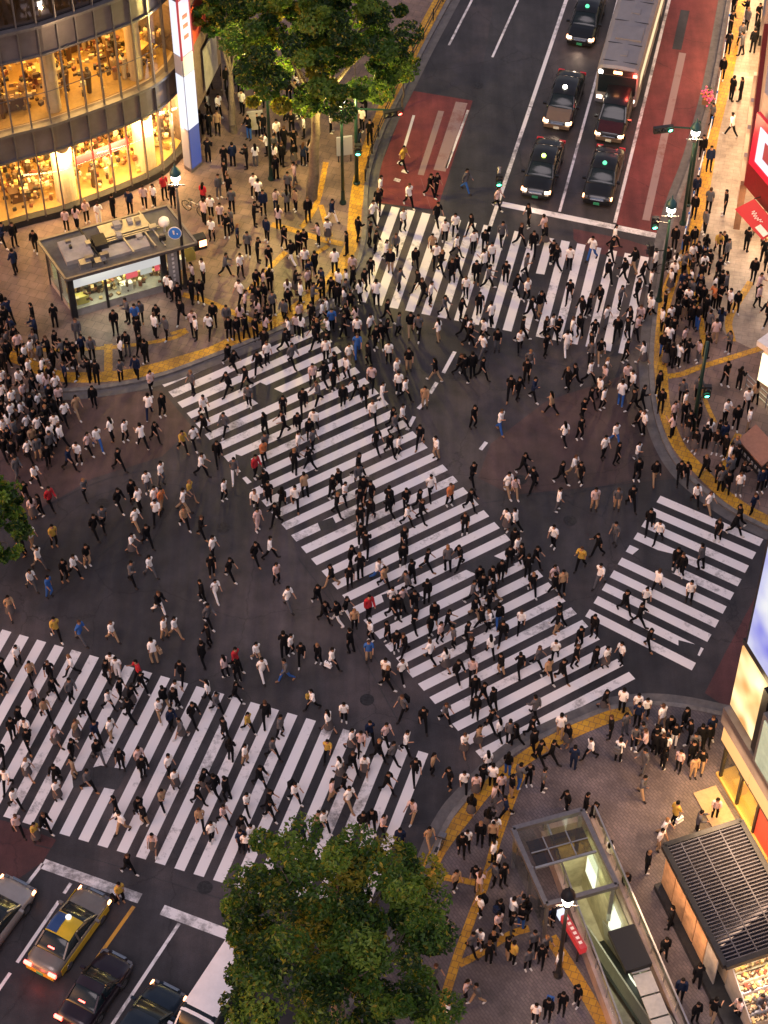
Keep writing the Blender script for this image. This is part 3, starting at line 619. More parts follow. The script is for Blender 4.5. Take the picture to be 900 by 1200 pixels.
# roof equipment
for x0, x1, y0, y1, z, m_ in [(0.5, 2.0, 0.9, LY - .7, .28, 'concrete'), (2.4, LX - 2.2, .5, 1.35, .18, 'concrete'), (2.9, LX - 1.6, LY - 1.4, LY - .35, .3, 'steel'), (2.2, 2.9, 1.2, 2.1, .5, 'dark_steel'), (0.9, 1.5, 0.25, .7, .4, 'steel'), (1.7, 2.3, .2, .6, .3, 'steel')]:
    m1 = MB(); m1.box(kp((x0 + x1) / 2, (y0 + y1) / 2, ZK + z / 2 + .002), (x1 - x0, y1 - y0, z), axes=kax); o_ = m1.build('roof_unit', M[m_], KS)
for a, b in [((2.1, .1), (2.1, LY)), ((2.3, 1.6), (LX - 1.2, 1.6)), ((2.3, 1.75), (LX - 1.2, 1.75)), ((LX - 1.6, .1), (LX - 1.6, LY)), ((2.1, LY * .62), (LX - 1.6, LY * .62)), ((3.8, .3), (3.8, 1.6)), ((5.0, .3), (5.0, 1.6))]:
    m1 = MB(); m1.bar(kp(*a, ZK + .22), kp(*b, ZK + .22), .08, .1); m1.build('roof_duct', M['steel'] if a[0] != 2.1 else M['dark_steel'], KS)
for i in range(16):
    m1 = MB(); x_, y_ = rr.uniform(.6, LX - .8), rr.uniform(.5, LY - .5); a_s, b_s = rr.uniform(.12, .5), rr.uniform(.12, .4); m1.box(kp(x_, y_, ZK + .35), (a_s, b_s, .12 + rr.random() * .25), axes=kax); m1.build('roof_fitting', M[rr.choice(['steel', 'concrete', 'dark_steel', 'mullion'])], KS)
for x, y in ((LX - 1.0, LY * .45),):
    m1 = MB(); c = kp(x, y, ZK); m1.lathe(c, [(0.0, .95), (.16, .92), (.27, .8), (.3, .66), (.27, .5), (.16, .4), (.06, .36), (.06, .0)], 14); m1.build('globe_dome', M['white'], KS, smooth=True)
# blade of the kiosk sign (right end) with an orange display
SB = [kp(LX - .05, -.1, 0), kp(LX + .6, -.1, 0)]
m1 = MB(); m1.box(kp(LX + .35, .35, 2.7), (.7, .5, .75), axes=kax); o = m1.build('sign_box', M['dark_steel'], KS)
m1 = MB(); m1.box(kp(LX + .45, .09, 2.75), (.4, .03, .4), axes=kax); m1.build('orange_display', M['marker_lamp'], KS)
m1 = MB()
for j in range(7): m1.box(kp(BX * .945, -0.005, 2.65 - j * .3), (.12, .012, .16), axes=kax)
m1.build('vertical_lettering', M['white'], KS)
# ================================================================ CORNER BUILDING lower right
r0 = P(836, 908, Z_S); r1 = P(871, 969, Z_S); rd = W3(r1 - r0, 0).normalized(); rn = Vector((-rd.y, rd.x, 0))   # away from the plaza
if rn.x < 0: rn = -rn
r0 = W3(r0, 0); RL = 16.0
def rp(s, d, z): return r0 + rd * s + rn * d + Vector((0, 0, z))
CB = empty('corner_building', rp(0, 0, Z_S), 0, 'corner building with golden shop front and orange panels under a blue screen, right edge', 'building')
Rax = (rd, rn, Vector((0, 0, 1)))
core = MB(); core.prism([rp(0.1, 1.45, 0), rp(RL, 1.45, 0), rp(RL, 16, 0), rp(0.1, 16, 0)], Z_S, 4.0); core.prism([rp(0.02, .35, 0), rp(RL, .35, 0), rp(RL, 16, 0), rp(0.02, 16, 0)], 4.0, 24.0); core.build('wall', mat('dark_cladding', (.07, .06, .065), .5, .2, vary=.2, vscale=.8), CB)
m1 = MB(); m1.box(rp(3.2, -.75, Z_S + .06), (5.2, 1.1, .12), axes=Rax); m1.build('step', mat('sand_step', (.40, .28, .17), .6, vary=.15), CB)
m1 = MB(); m1.box(rp(RL / 2, .75, Z_S + .09), (RL, 1.3, .16), axes=Rax); m1.build('lobby_floor', goods[4], CB)
for i in range(8):
    s0 = .25 + i * 1.55; m1 = MB(); m1.slab(rp(s0 + .08, .2, .3), rp(s0 + 1.5, .2, .3), rp(s0 + 1.5, .2, 2.75), rp(s0 + .08, .2, 2.75), .03); m1.build('shop_window' if i < 2 else 'shop_window', M['glass'] if i < 2 else M['red_lit'] if 'red_lit' in M else M.setdefault('red_lit', lamp_mat('backlit_red_panel', (1.0, .05, .012), .75)), CB)
    m1 = MB(); m1.box(rp(s0, .2, 1.5), (.12, .14, 2.7), axes=Rax); m1.build('door_post', M['dark_steel'], CB)
m1 = MB(); m1.slab(rp(.1, 1.38, .2), rp(5, 1.38, .2), rp(5, 1.38, 3.9), rp(.1, 1.38, 3.9), .04); m1.build('lobby_wall', mat('golden_wall', (.85, .5, .06), .5, vary=.5, vscale=1.2), CB)
light('lobby_light', 'AREA', rp(2.0, .8, 2.7), 190, (1.0, .60, .12), CB, size=4, rot=(0, 0, 0), size_y=1)
for i in range(4):
    m1 = MB(); m1.box(rp(.6 + i * .75, 1.1 - (i % 2) * .4, .7), (.3, .25, .8 + .3 * (i % 2)), axes=Rax); m1.build('display_stand', goods[[1, 0, 4, 7][i]], CB)
m1 = MB(); m1.box(rp(RL / 2, .1, 2.85), (RL, .2, .12), axes=Rax); m1.build('canopy_edge', M['dark_steel'], CB)
M['band_lit'] = lamp_mat('lit_beige_band', (1.0, .46, .15), 1.0); M['orange_lit'] = lamp_mat('lit_orange_panel', (1.0, .50, .14), .95); M['core_lit'] = lamp_mat('bright_lamp_panel', (1.0, .80, .45), 1.9)
for i in range(6):
    m1 = MB(); m1.box(rp(1.3 + i * 2.55, .12, 3.62), (2.48, .3, 1.3), axes=Rax); m1.build('lit_fascia', M['band_lit'], CB)
m1 = MB(); m1.box(rp(RL / 2, .05, 4.85), (RL, .5, 1.05), axes=Rax); m1.build('grey_fascia', M['spandrel'], CB)
nt = M['orange_lit'].node_tree; b = nt.nodes['Principled BSDF']; tc = nn(nt, 'ShaderNodeTexCoord'); n = nn(nt, 'ShaderNodeTexNoise'); n.inputs['Scale'].default_value = .55; n.inputs['Detail'].default_value = 1; nt.links.new(tc.outputs['Object'], n.inputs['Vector'])
rm = nn(nt, 'ShaderNodeValToRGB'); rm.color_ramp.elements[0].position = .44; rm.color_ramp.elements[0].color = (.75, .36, .10, 1); rm.color_ramp.elements[1].position = .66; rm.color_ramp.elements[1].color = (1.5, 1.1, .55, 1); nt.links.new(n.outputs['Fac'], rm.inputs[0]); nt.links.new(rm.outputs[0], b.inputs['Emission Color'])
m1 = MB(); m1.box(rp(1.15, .2, 7.6), (2.2, .3, 4.1), axes=Rax); m1.build('lit_panel', M['orange_lit'], CB)
for q_s, q_z in ((1.35, 8.5), (.9, 6.9)): light('panel_glow', 'POINT', rp(q_s, -.4, q_z), 30, (1, .7, .35), CB, size=.3)
m1 = MB(); m1.box(rp(2.5, .12, 7.6), (.45, .5, 4.2), axes=Rax); m1.build('pier', M['dark_steel'], CB)
m1 = MB(); m1.box(rp(4.6, -.1, 7.2), (3.4, .5, 3.4), axes=Rax); m1.build('bay_frame', M['steel'], CB)
m1 = MB(); m1.box(rp(4.6, -.36, 7.2), (3.0, .06, 2.9), axes=Rax); m1.build('bay_window', mat('greenish_window', (.3, .36, .3), .15, vary=.4, vscale=1.0, emit=(.5, .6, .4), es=.25), CB)
m1 = MB(); m1.box(rp(RL / 2, .2, 9.95), (RL, .3, .3), axes=Rax); m1.build('ledge', M['dark_steel'], CB)
M['screen'] = bpy.data.materials.new('video_screen'); M['screen'].use_nodes = True; nt = M['screen'].node_tree; b = nt.nodes['Principled BSDF']
tc = nn(nt, 'ShaderNodeTexCoord'); n = nn(nt, 'ShaderNodeTexNoise'); n.inputs['Scale'].default_value = .35; nt.links.new(tc.outputs['Object'], n.inputs['Vector'])
rm = nn(nt, 'ShaderNodeValToRGB'); rm.color_ramp.elements[0].position = .38; rm.color_ramp.elements[0].color = (.16, .18, .85, 1); rm.color_ramp.elements[1].position = .66; rm.color_ramp.elements[1].color = (.95, .97, 1, 1)
nt.links.new(n.outputs['Fac'], rm.inputs[0]); nt.links.new(rm.outputs[0], b.inputs['Emission Color']); b.inputs['Emission Strength'].default_value = .42; b.inputs['Base Color'].default_value = (.02, .02, .02, 1)
m1 = MB(); m1.box(rp(5.2, .1, 14.6), (9.6, .4, 8.4), axes=Rax); m1.build('screen_frame', M['dark_steel'], CB)
m1 = MB(); m1.box(rp(5.2, -.12, 14.6), (9.2, .06, 8.0), axes=Rax); m1.build('video_screen', M['screen'], CB)
light('front_glow', 'AREA', rp(4, -1.2, 5.2), 620, (1.0, .6, .3), CB, size=7, rot=(R(-12), 0, math.atan2(rd.y, rd.x)), size_y=1.5)
# ================================================================ LOUVRE ROOFED KIOSK lower right
ZQ = 2.85
qA, qB, qD = [W3(P(u, v, ZQ), 0) for u, v in [(778, 992), (868, 963), (850, 1133)]]
qx = (qB - qA).normalized(); qy = (qD - qA).normalized(); QX = (qB - qA).length; QY = (qD - qA).length
def qp(x, y, z): return qA + qx * x + qy * y + Vector((0, 0, z))
QS = empty('louvre_roof_kiosk', qp(0, QY, Z_S), math.atan2(qx.y, qx.x), 'kiosk with black slatted roof, wooden sides and bright goods display, lower right corner', 'kiosk')
qax = (qx, Vector((-qx.y, qx.x, 0)), Vector((0, 0, 1)))
m1 = MB()
for a, b in [((0, 0), (QX, 0)), ((QX, 0), (QX, QY)), ((QX, QY), (0, QY)), ((0, QY), (0, 0))]: m1.bar(qp(*a, ZQ), qp(*b, ZQ), .22, .28)
m1.build('roof_frame', M['dark_steel'], QS)
M['roof_deck'] = mat('rusty_roof_deck', (.022, .016, .018), .8, vary=.6, vscale=1.2)  # near-black deck sheet, showing as dark gaps between the slats
m1 = MB(); m1.slab(qp(.1, QY - .1, ZQ - .14), qp(QX - .1, QY - .1, ZQ - .14), qp(QX - .1, .1, ZQ - .14), qp(.1, .1, ZQ - .14), .04); m1.build('roof_deck', M['roof_deck'], QS)
m1 = MB(); nL = int(QY / .16)
for i in range(1, nL): y = i * QY / nL; m1.bar(qp(.08, y, ZQ + .04), qp(QX - .08, y, ZQ + .04), .05, .12)
for x in (.7, QX * .42, QX * .7): m1.bar(qp(x, .1, ZQ + .09), qp(x, QY - .1, ZQ + .09), .05, .05)
m1.build('louvre_slats', mat('slat_metal', (.07, .075, .105), .55, .3, vary=.3, vscale=2), QS)
m1 = MB(); m1.prism([qp(-.32, .3, 0), qp(-.32, QY + 1.9, 0), qp(.4, QY + 1.9, 0), qp(.4, QY - .25, 0), qp(QX - .3, QY - .25, 0), qp(QX - .3, .3, 0)], Z_S, Z_S + .35); m1.build('plinth', M['dark_steel'], QS)
nP = 5
for i in range(nP):
    y0 = .35 + i * (QY - .8) / nP; y1 = .35 + (i + 1) * (QY - .8) / nP - .06
    m1 = MB(); m1.slab(qp(-.02, y0, .5), qp(-.02, y1, .5), qp(-.02, y1, ZQ - .16), qp(-.02, y0, ZQ - .16), .05); m1.build('side_panel', mat('wood_panel', (.50, .29, .16), .5, vary=.35, vscale=2.5) if i != 4 else M['concrete'], QS)
m1 = MB(); m1.slab(qp(.5, QY - .3, .3), qp(.5, .3, .3), qp(.5, .3, 2.6), qp(.5, QY - .3, 2.6), .03); m1.build('inner_wall', M['beige'], QS)
m1 = MB(); m1.slab(qp(.55, QY - .25, .45), qp(QX - .4, QY - .25, .45), qp(QX - .4, QY - .25, ZQ - .2), qp(.55, QY - .25, ZQ - .2), .02); m1.build('display_window', M['glass'], QS)
for j in range(5):
    m1 = MB(); m1.box(qp(QX / 2, QY - .7 - j * .25, .55 + j * .48), (QX - 1.2, .3, .04), axes=qax); m1.build('display_shelf', M['white'], QS)
def fnq(r_):
    j = r_.randrange(5); return qp(r_.uniform(.8, QX - .8), QY - .68 - j * .25, .68 + j * .48), r_.uniform(0, 3)
goods_mass(QS, fnq, 260, 'window_goods', .5, 9)
m1 = MB(); m1.slab(qp(.5, QY - 2.2, .3), qp(QX - .4, QY - 2.2, .3), qp(QX - .4, QY - 2.2, 2.6), qp(.5, QY - 2.2, 2.6), .04); m1.build('back_wall', M['white'], QS)
for x in (1.2, 2.8, 4.4):
    if x < QX - .5: m1 = MB(); m1.box(qp(x, QY - .6, ZQ - .22), (1.0, .15, .06), axes=qax); m1.build('strip_lamp', M['lamp_warm'], QS)
for j in range(5):
    m1 = MB(); m1.box(qp(QX / 2, QY + .25 + j * .34, (1.75 - j * .28) / 2 + .06), (QX - .9, .33, 1.75 - j * .28), axes=qax); m1.build('display_step', M['white'] if j % 2 else M['beige'], QS)
def fnr(r_):
    j = r_.randrange(5); return qp(r_.uniform(.6, QX - .6), QY + .25 + j * .34 + r_.uniform(-.1, .1), 1.75 - j * .28 + .13), r_.uniform(0, 3)
goods_mass(QS, fnr, 420, 'counter_goods', .55, 19)
for y0, y1 in ((QY - .3, QY + 1.9),):
    m1 = MB(); m1.slab(qp(.42, y0, .2), qp(.42, y1, .2), qp(.42, y1, 1.3), qp(.42, y0, 2.4), .05); m1.build('side_panel', M['concrete'], QS)
light('side_wall_light', 'AREA', qp(-1.6, QY * .55, 2.6), 60, (1.0, .62, .34), QS, size=.4, rot=(0, R(-40), 0), size_y=QY * .8)
light('counter_light', 'AREA', qp(QX / 2, QY + .9, ZQ + .05), 120, (1.0, .74, .55), QS, size=QX * .8, rot=(R(-12), 0, 0), size_y=.3)
light('kiosk_light', 'AREA', qp(QX / 2, QY - 1.1, ZQ - .3), 170, (1.0, .72, .48), QS, size=QX * .8, rot=(R(25), 0, math.atan2(qx.y, qx.x)), size_y=1.2)
# ================================================================ SUBWAY ENTRANCE
ZE = 3.0
eA, eB, eC, eD = [W3(P(u, v, ZE), 0) for u, v in [(601, 972), (682, 950), (719, 1034), (640, 1061)]]
sx = (eB - eA).normalized(); sy = Vector((sx.y, -sx.x, 0)); EX = (eB - eA).length; EY = (eD - eA).dot(sy)
sy = (eD - eA).normalized(); EY = (eD - eA).length; EL = 15.0
def ep(x, y, z): return eA + sx * x + sy * y + Vector((0, 0, z))
SE = empty('subway_entrance', ep(0, EY, Z_S), math.atan2(sx.y, sx.x), 'steel and glass subway entrance with lit stairway, lower right plaza', 'subway entrance')
eax = (sx, Vector((-sx.y, sx.x, 0)), Vector((0, 0, 1)))
m1 = MB()
for a, b in [((0, 0), (EX, 0)), ((EX, 0), (EX, EY)), ((EX, EY), (0, EY)), ((0, EY), (0, 0))]: m1.bar(ep(*a, ZE), ep(*b, ZE), .2, .24)
m1.build('roof_frame', M['mullion'], SE)
for x, y in ((.1, .1), (EX - .1, .1), (EX - .1, EY - .1), (.1, EY - .1), (.1, EY * .5)): 
    m1 = MB(); m1.bar(ep(x, y, Z_S), ep(x, y, ZE - .1), .16); m1.build('post', M['steel'], SE)
m1 = MB(); m1.slab(ep(.3, .75, ZE + .02), ep(EX - .3, .75, ZE + .02), ep(EX - .3, EY * .52, ZE + .02), ep(.3, EY * .52, ZE + .02), -.04); m1.build('roof_panel', glass_mat('amber_roof_glass', (.50, .40, .24), .10, .12), SE)
m1 = MB()
for t in (.33, .66): m1.bar(ep(EX * t, .75, ZE + .08), ep(EX * t, EY * .52, ZE + .08), .05)
m1.bar(ep(.3, .75 + (EY * .52 - .75) / 2, ZE + .08), ep(EX - .3, .75 + (EY * .52 - .75) / 2, ZE + .08), .05); m1.bar(ep(.2, EY * .54, ZE + .03), ep(EX - .2, EY * .54, ZE + .03), .1)
m1.build('roof_rib', M['steel'], SE)
for (xa, ya), (xb, yb) in [((.1, 0), (EX - .1, 0)), ((0, .1), (0, EY)), ((EX, .1), (EX, EY))]:
    m1 = MB(); a_ = ep(xa, ya, .9); b_2 = ep(xb, yb, .9); m1.slab(a_, b_2, W3(b_2, ZE - .2), W3(a_, ZE - .2), .02); m1.build('glass_wall', M['glass'], SE)
# pit: side walls, ramp of steps, floor
pts = [W3(p, 0) for p in (PA, PB, PC, PD)]
M['pit_wall'] = mat('cream_tile_wall', (.40, .35, .25), .5, vary=.3, vscale=2); M['step'] = mat('grey_steps', (.34, .32, .24), .6, vary=.2)
m1 = MB()
for i in range(4):
    a, b = pts[i], pts[(i + 1) % 4]; m1.add([W3(a, -4.6), W3(b, -4.6), W3(b, Z_S - .002), W3(a, Z_S - .002)], [(0, 1, 2, 3)])
m1.add([W3(p, -4.6) for p in pts], [(3, 2, 1, 0)]); m1.build('stairwell_wall', M['pit_wall'], SE)
m1 = MB(); NS = 26; y_dir = (pts[3] - pts[0]); 
for i in range(NS):
    t0 = .28 + .72 * i / NS; t1 = .28 + .72 * (i + 1) / NS; z = -4.6 + (4.6 + Z_S) * (i + 1) / NS - .06
    l0, l1 = pts[0].lerp(pts[3], t0), pts[0].lerp(pts[3], t1); q0, q1 = pts[1].lerp(pts[2], t0), pts[1].lerp(pts[2], t1)
    a0 = l0.lerp(q0, .52); a1 = l1.lerp(q1, .52)
    m1.add([W3(l0, z), W3(a0, z), W3(a1, z), W3(l1, z), W3(l0, z - .2), W3(a0, z - .2)], [(0, 1, 2, 3), (4, 5, 1, 0)])
m1.build('stairs', M['step'], SE)
m1 = MB(); l0, l1 = pts[0].lerp(pts[3], .28), pts[3]; q0, q1 = pts[1].lerp(pts[2], .28), pts[2]
m1.add([W3(l0.lerp(q0, .56), -4.3), W3(l0.lerp(q0, .97), -4.3), W3(l1.lerp(q1, .97), .3), W3(l1.lerp(q1, .56), .3)], [(0, 1, 2, 3)]); m1.build('escalator_deck', M['dark_steel'], SE)
for f0 in (.56, .93):
    m1 = MB(); a_, b_2 = W3(l0.lerp(q0, f0), -3.3), W3(l1.lerp(q1, f0), 1.2); m1.bar(a_, b_2, .07, .9); m1.build('escalator_balustrade', M['steel'], SE)
# stone parapets and glass above them around the opening
par = mat('pinkish_stone', (.33, .25, .23), .6, vary=.25, vscale=2)
for a, b in ((0, 3), (1, 2), (0, 1)):
    A, B = pts[a], pts[b]; m1 = MB(); o_ = (B - A).normalized(); sgn = Vector((-o_.y, o_.x, 0)); cen = sum(pts, Vector()) / 4
    if (cen - A).dot(sgn) > 0: sgn = -sgn
    q0, q1 = A + sgn * .14, B + sgn * .14
    m1.bar(W3(q0, .55), W3(q1, .55), .26, .86); m1.build('parapet', par, SE)
    if (a, b) != (0, 1):
        m1 = MB(); m1.slab(W3(q0, 1.0), W3(q1, 1.0), W3(q1, 1.9), W3(q0, 1.9), .02); m1.build('glass_balustrade', M['glass'], SE)
        m1 = MB(); m1.bar(W3(q0, 1.93), W3(q1, 1.93), .07); m1.build('handrail', M['steel'], SE)
        for k_ in range(9):
            c_k = q0.lerp(q1, k_ / 8); m1 = MB(); m1.bar(W3(c_k, 1.0), W3(c_k, 1.93), .05); m1.build('glass_post', M['steel'], SE)
# slim canopy of pale panels over the escalator side
NPN = 7
for i in range(2, NPN):
    t0, t1 = .34 + .66 * i / NPN, .34 + .66 * (i + 1) / NPN - .008
    a0 = pts[0].lerp(pts[3], t0).lerp(pts[1].lerp(pts[2], t0), .50); a1 = pts[0].lerp(pts[3], t0).lerp(pts[1].lerp(pts[2], t0), .86)
    b0 = pts[0].lerp(pts[3], t1).lerp(pts[1].lerp(pts[2], t1), .50); b1 = pts[0].lerp(pts[3], t1).lerp(pts[1].lerp(pts[2], t1), .86)
    m1 = MB(); m1.slab(W3(a0, 1.45), W3(b0, 1.45), W3(b1, 1.45), W3(a1, 1.45), -.05); m1.build('canopy_panel', mat('pale_panel', (.5, .47, .42), .5, vary=.12), SE)
bbx = P(738, 1112, 1.7); m1 = MB(); m1.box(bbx, (1.15, 1.9, .3), rz=math.atan2(sy.y, sy.x) + R(90)); m1.build('machine_housing', M['black'], SE)
RS_ = empty('red_exit_sign', P(668, 1094, 1.5), 0, 'red lit station exit sign with white lettering beside the stair parapet', 'sign')
d_ = (P(684, 1112, 1.5) - P(662, 1074, 1.5)).normalized(); c_ = P(672, 1094, 1.6)
m1 = MB(); m1.box(c_, (1.75, .3, .42), rz=math.atan2(d_.y, d_.x)); m1.build('sign_box', lamp_mat('lit_red_sign', (.8, .008, .02), .5), RS_)
m1 = MB()
for i in range(6): m1.box(c_ + d_ * (-.62 + i * .24) + Vector((0, 0, .215)), (.13, .14, .01), rz=math.atan2(d_.y, d_.x))
m1.build('lettering', M['white'], RS_)
m1 = MB(); m1.box(c_ - d_ * 1.0, (.3, .34, .44), rz=math.atan2(d_.y, d_.x)); m1.build('emblem_panel', M['sign_white'], RS_)
m1 = MB(); m1.bar(W3(c_ - d_ * .5, Z_S), W3(c_ - d_ * .5, 1.4), .08); m1.bar(W3(c_ + d_ * .5, Z_S), W3(c_ + d_ * .5, 1.4), .08); m1.build('sign_leg', M['dark_steel'], RS_)
for t, z, e in ((.12, -2.4, 95), (.45, -1.2, 60)):
    a0 = pts[0].lerp(pts[3], t).lerp(pts[1].lerp(pts[2], t), .5); light('stair_light', 'AREA', W3(a0, z + 1.9), e * .6, (.98, 1.0, .58), SE, size=1.6, rot=(0, 0, 0), size_y=1.6)
for t in (.04, .3, .5):
    a0 = pts[1].lerp(pts[2], t) ; a1 = pts[1].lerp(pts[2], t + .1); i_ = (pts[0] - pts[1]).normalized() * .08
    m1 = MB(); m1.slab(W3(a1 + i_, -2.6), W3(a0 + i_, -2.6), W3(a0 + i_, -.6), W3(a1 + i_, -.6), .03); m1.build('light_panel', lamp_mat('cool_wall_lamp', (.95, 1, .72), 1.1) if 'cwl' not in M else M['cwl'], SE)
# ================================================================ SHOP ROW top right
t0 = W3(P(903, -60, Z_S), 0); t1 = W3(P(863, 268, Z_S), 0); t2 = W3(P(912, 328, Z_S), 0)
td = (t1 - t0).normalized(); te = (t2 - t1).normalized(); tn = Vector((-td.y, td.x, 0)); tn = tn if tn.x > 0 else -tn
TL = (t1 - t0).length
SR = empty('red_fronted_shop', W3(t1, Z_S), 0, 'bright corner shop with red framed light sign and red awning, top right edge', 'building')
TP = t1 - td * 12.0                                             # front part belongs to the corner shop
def prism_wall(parent, a, b, depth_dir, depth, z0, z1, m, name='wall'):
    m1 = MB(); m1.prism([a, b, b + depth_dir * depth, a + depth_dir * depth], z0, z1); return m1.build(name, m, parent)
M['shop_lit'] = mat('lit_shop_interior', (.75, .6, .45), .6, vary=.35, vscale=1.4, emit=(1.0, .62, .32), es=.42)
M['stone_pale'] = mat('pale_stone', (.5, .4, .34), .5, vary=.1)
en = Vector((te.y, -te.x, 0)); en = en if en.x < 0 or en.y < 0 else -en
te_n = Vector((-te.y, te.x, 0)); te_n = te_n if te_n.y > 0 else -te_n
poly = [TP + tn * 1.2, t1 + (tn + te_n) * .9, t2 + te_n * 1.4, t2 + te_n * 18 + tn * 2, TP + tn * 16]
m1 = MB(); m1.prism(poly, Z_S, 3.3); m1.build('shop_interior', M['shop_lit'], SR)
poly2 = [TP, t1, t2, t2 + te_n * 18, TP + tn * 16]
m1 = MB(); m1.prism(poly2, 3.3, 5.1); m1.build('red_band', mat('dark_red_band', (.15, .008, .012), .35, vary=.25), SR)
m1 = MB(); m1.prism([p + (tn + te_n) * .15 for p in poly2], 5.1, 9.5); m1.build('upper_wall', M['stone_pale'], SR)
def front_panel(a, dirv, s0, s1, z0, z1, out, m, name, parent, t=.08):
    nr = Vector((dirv.y, -dirv.x, 0)); nr = nr if nr.x < 0 else -nr
    p, q = a + dirv * s0 + nr * out, a + dirv * s1 + nr * out; m1 = MB(); m1.slab(W3(p, z0), W3(q, z0), W3(q, z1), W3(p, z1), t); return m1.build(name, m, parent)
def te_panel(s0, s1, z0, z1, out, m, name):
    m1 = MB(); c_ = t1 + te * (s0 + s1) / 2 - te_n * out + Vector((0, 0, (z0 + z1) / 2)); m1.box(c_, (s1 - s0, .2, z1 - z0), axes=(te, te_n, Vector((0, 0, 1)))); return m1.build(name, m, SR)
te_panel(.4, 4.8, 5.2, 8.6, .12, mat('red_sign_frame', (.42, .008, .03), .4, emit=(.8, .01, .05), es=.18), 'sign_frame')
te_panel(.95, 4.3, 5.75, 8.05, .16, M['sign_white'], 'lit_sign')
te_panel(1.6, 2.3, 6.4, 7.5, .18, M['sign_red'], 'sign_stroke'); te_panel(2.7, 3.4, 6.2, 7.3, .18, M['sign_red'], 'sign_stroke')
for s0 in (0, -2.4, -4.8, -7.2, -9.6):
    m1 = MB(); m1.box(t1 + td * (s0 - .1) + Vector((0, 0, 1.7)), (.35, .35, 3.2), rz=math.atan2(td.y, td.x)); m1.build('door_pillar', M['wood'] if s0 == 0 else M['stone_pale'], SR)
w0, w1, w2, w3_ = P(884, 233, 3.75), P(914, 268, 3.75), P(893, 281, 2.95), P(861, 245, 2.95)
m1 = MB(); m1.slab(w3_, w2, w1, w0, .05); m1.build('awning', mat('awning_cloth', (.42, .015, .03), .6), SR)
m1 = MB(); m1.slab(w2.lerp(w3_, -.02) + Vector((0, 0, .02)), w2.lerp(w3_, .3) + Vector((0, 0, .03)), w1.lerp(w0, .3) + Vector((0, 0, .03)), w1.lerp(w0, -.02) + Vector((0, 0, .03)), .03); m1 = MB(); q_ = lambda a, b: w3_.lerp(w2, a).lerp(w0.lerp(w1, a), b) + Vector((0, 0, .035))
m1.quad(q_(.66, .12), q_(.97, .12), q_(.97, .42), q_(.66, .42)); m1.build('awning_patch', M['white'], SR)
m1 = MB(); prev = None
for i in range(46):
    t = i / 45; p = q_(.28 + .36 * t, .5 + .10 * math.sin(t * 34) * (1.2 - .7 * t) + .04 * math.sin(t * 9))
    if prev: m1.bar(prev, p, .03)
    prev = p
for q0, q1 in ((w0, w0 + te_n * .9), (w1, w1 + te_n * .9)):
    m2 = MB(); m2.bar(q0, q1, .05); m2.build('awning_bracket', M['dark_steel'], SR)
m1.build('awning_lettering', M['white'], SR)
def fns(r_):
    return t1 + te * r_.uniform(.6, 5) + te_n * r_.uniform(.35, .85) + Vector((0, 0, r_.choice([.5, .95, 1.4, 1.9]))), r_.uniform(0, 3)
goods_mass(SR, fns, 70, 'window_goods', .6, 12)
light('shop_front_light', 'AREA', W3(t1 + te * 2.5 + o_ * .6, 3.1), 260, (1.0, .74, .48), SR, size=4, rot=(R(-15), 0, math.atan2(te.y, te.x)), size_y=1.0)
N2 = empty('bright_shop_row', W3(t0, Z_S), 0, 'row of glaring shop fronts along the top right pavement', 'building')
a0 = t0 - td * 14
m1 = MB(); m1.prism([a0 + tn * .8, TP + tn * .8, TP + tn * 14, a0 + tn * 14], Z_S, 3.2); m1.build('shop_interior', M['shop_lit'], N2)
m1 = MB(); m1.prism([a0, TP - td * .05, TP + tn * 14 - td * .05, a0 + tn * 14], 3.2, 9.0); m1.build('upper_wall', M['stone_pale'], N2)
L_ = (TP - a0).length; cols = [M['steel'], M['sign_white'], M['dark_steel'], M['shop_lit'], M['steel'], M['sign_grey']]
for i in range(int(L_ / 2.4)):
    front_panel(a0, td, i * 2.4 + .05, i * 2.4 + 2.3, 2.5 + (i % 2) * .2, 3.9, .12, cols[i % 6], 'shop_sign', N2, .2)
    m1 = MB(); m1.box(a0 + td * (i * 2.4) + Vector((0, 0, 1.6)) + tn * .1, (.16, .3, 3.0), rz=math.atan2(td.y, td.x)); m1.build('shop_pillar', M['dark_steel'], N2)
for k in range(3):
    light('shop_front_light', 'AREA', W3(a0 + td * (L_ * (.45 + .25 * k)) - tn * .6, 3.0), 330, (1.0, .64, .32), N2, size=7, rot=(R(0), R(-12), math.atan2(td.y, td.x)), size_y=1.0)
light('shop_front_light', 'AREA', W3(t1 - td * 5 - tn * .7, 3.1), 230, (1.0, .66, .36), SR, size=7, rot=(0, 0, math.atan2(td.y, td.x)), size_y=.8)
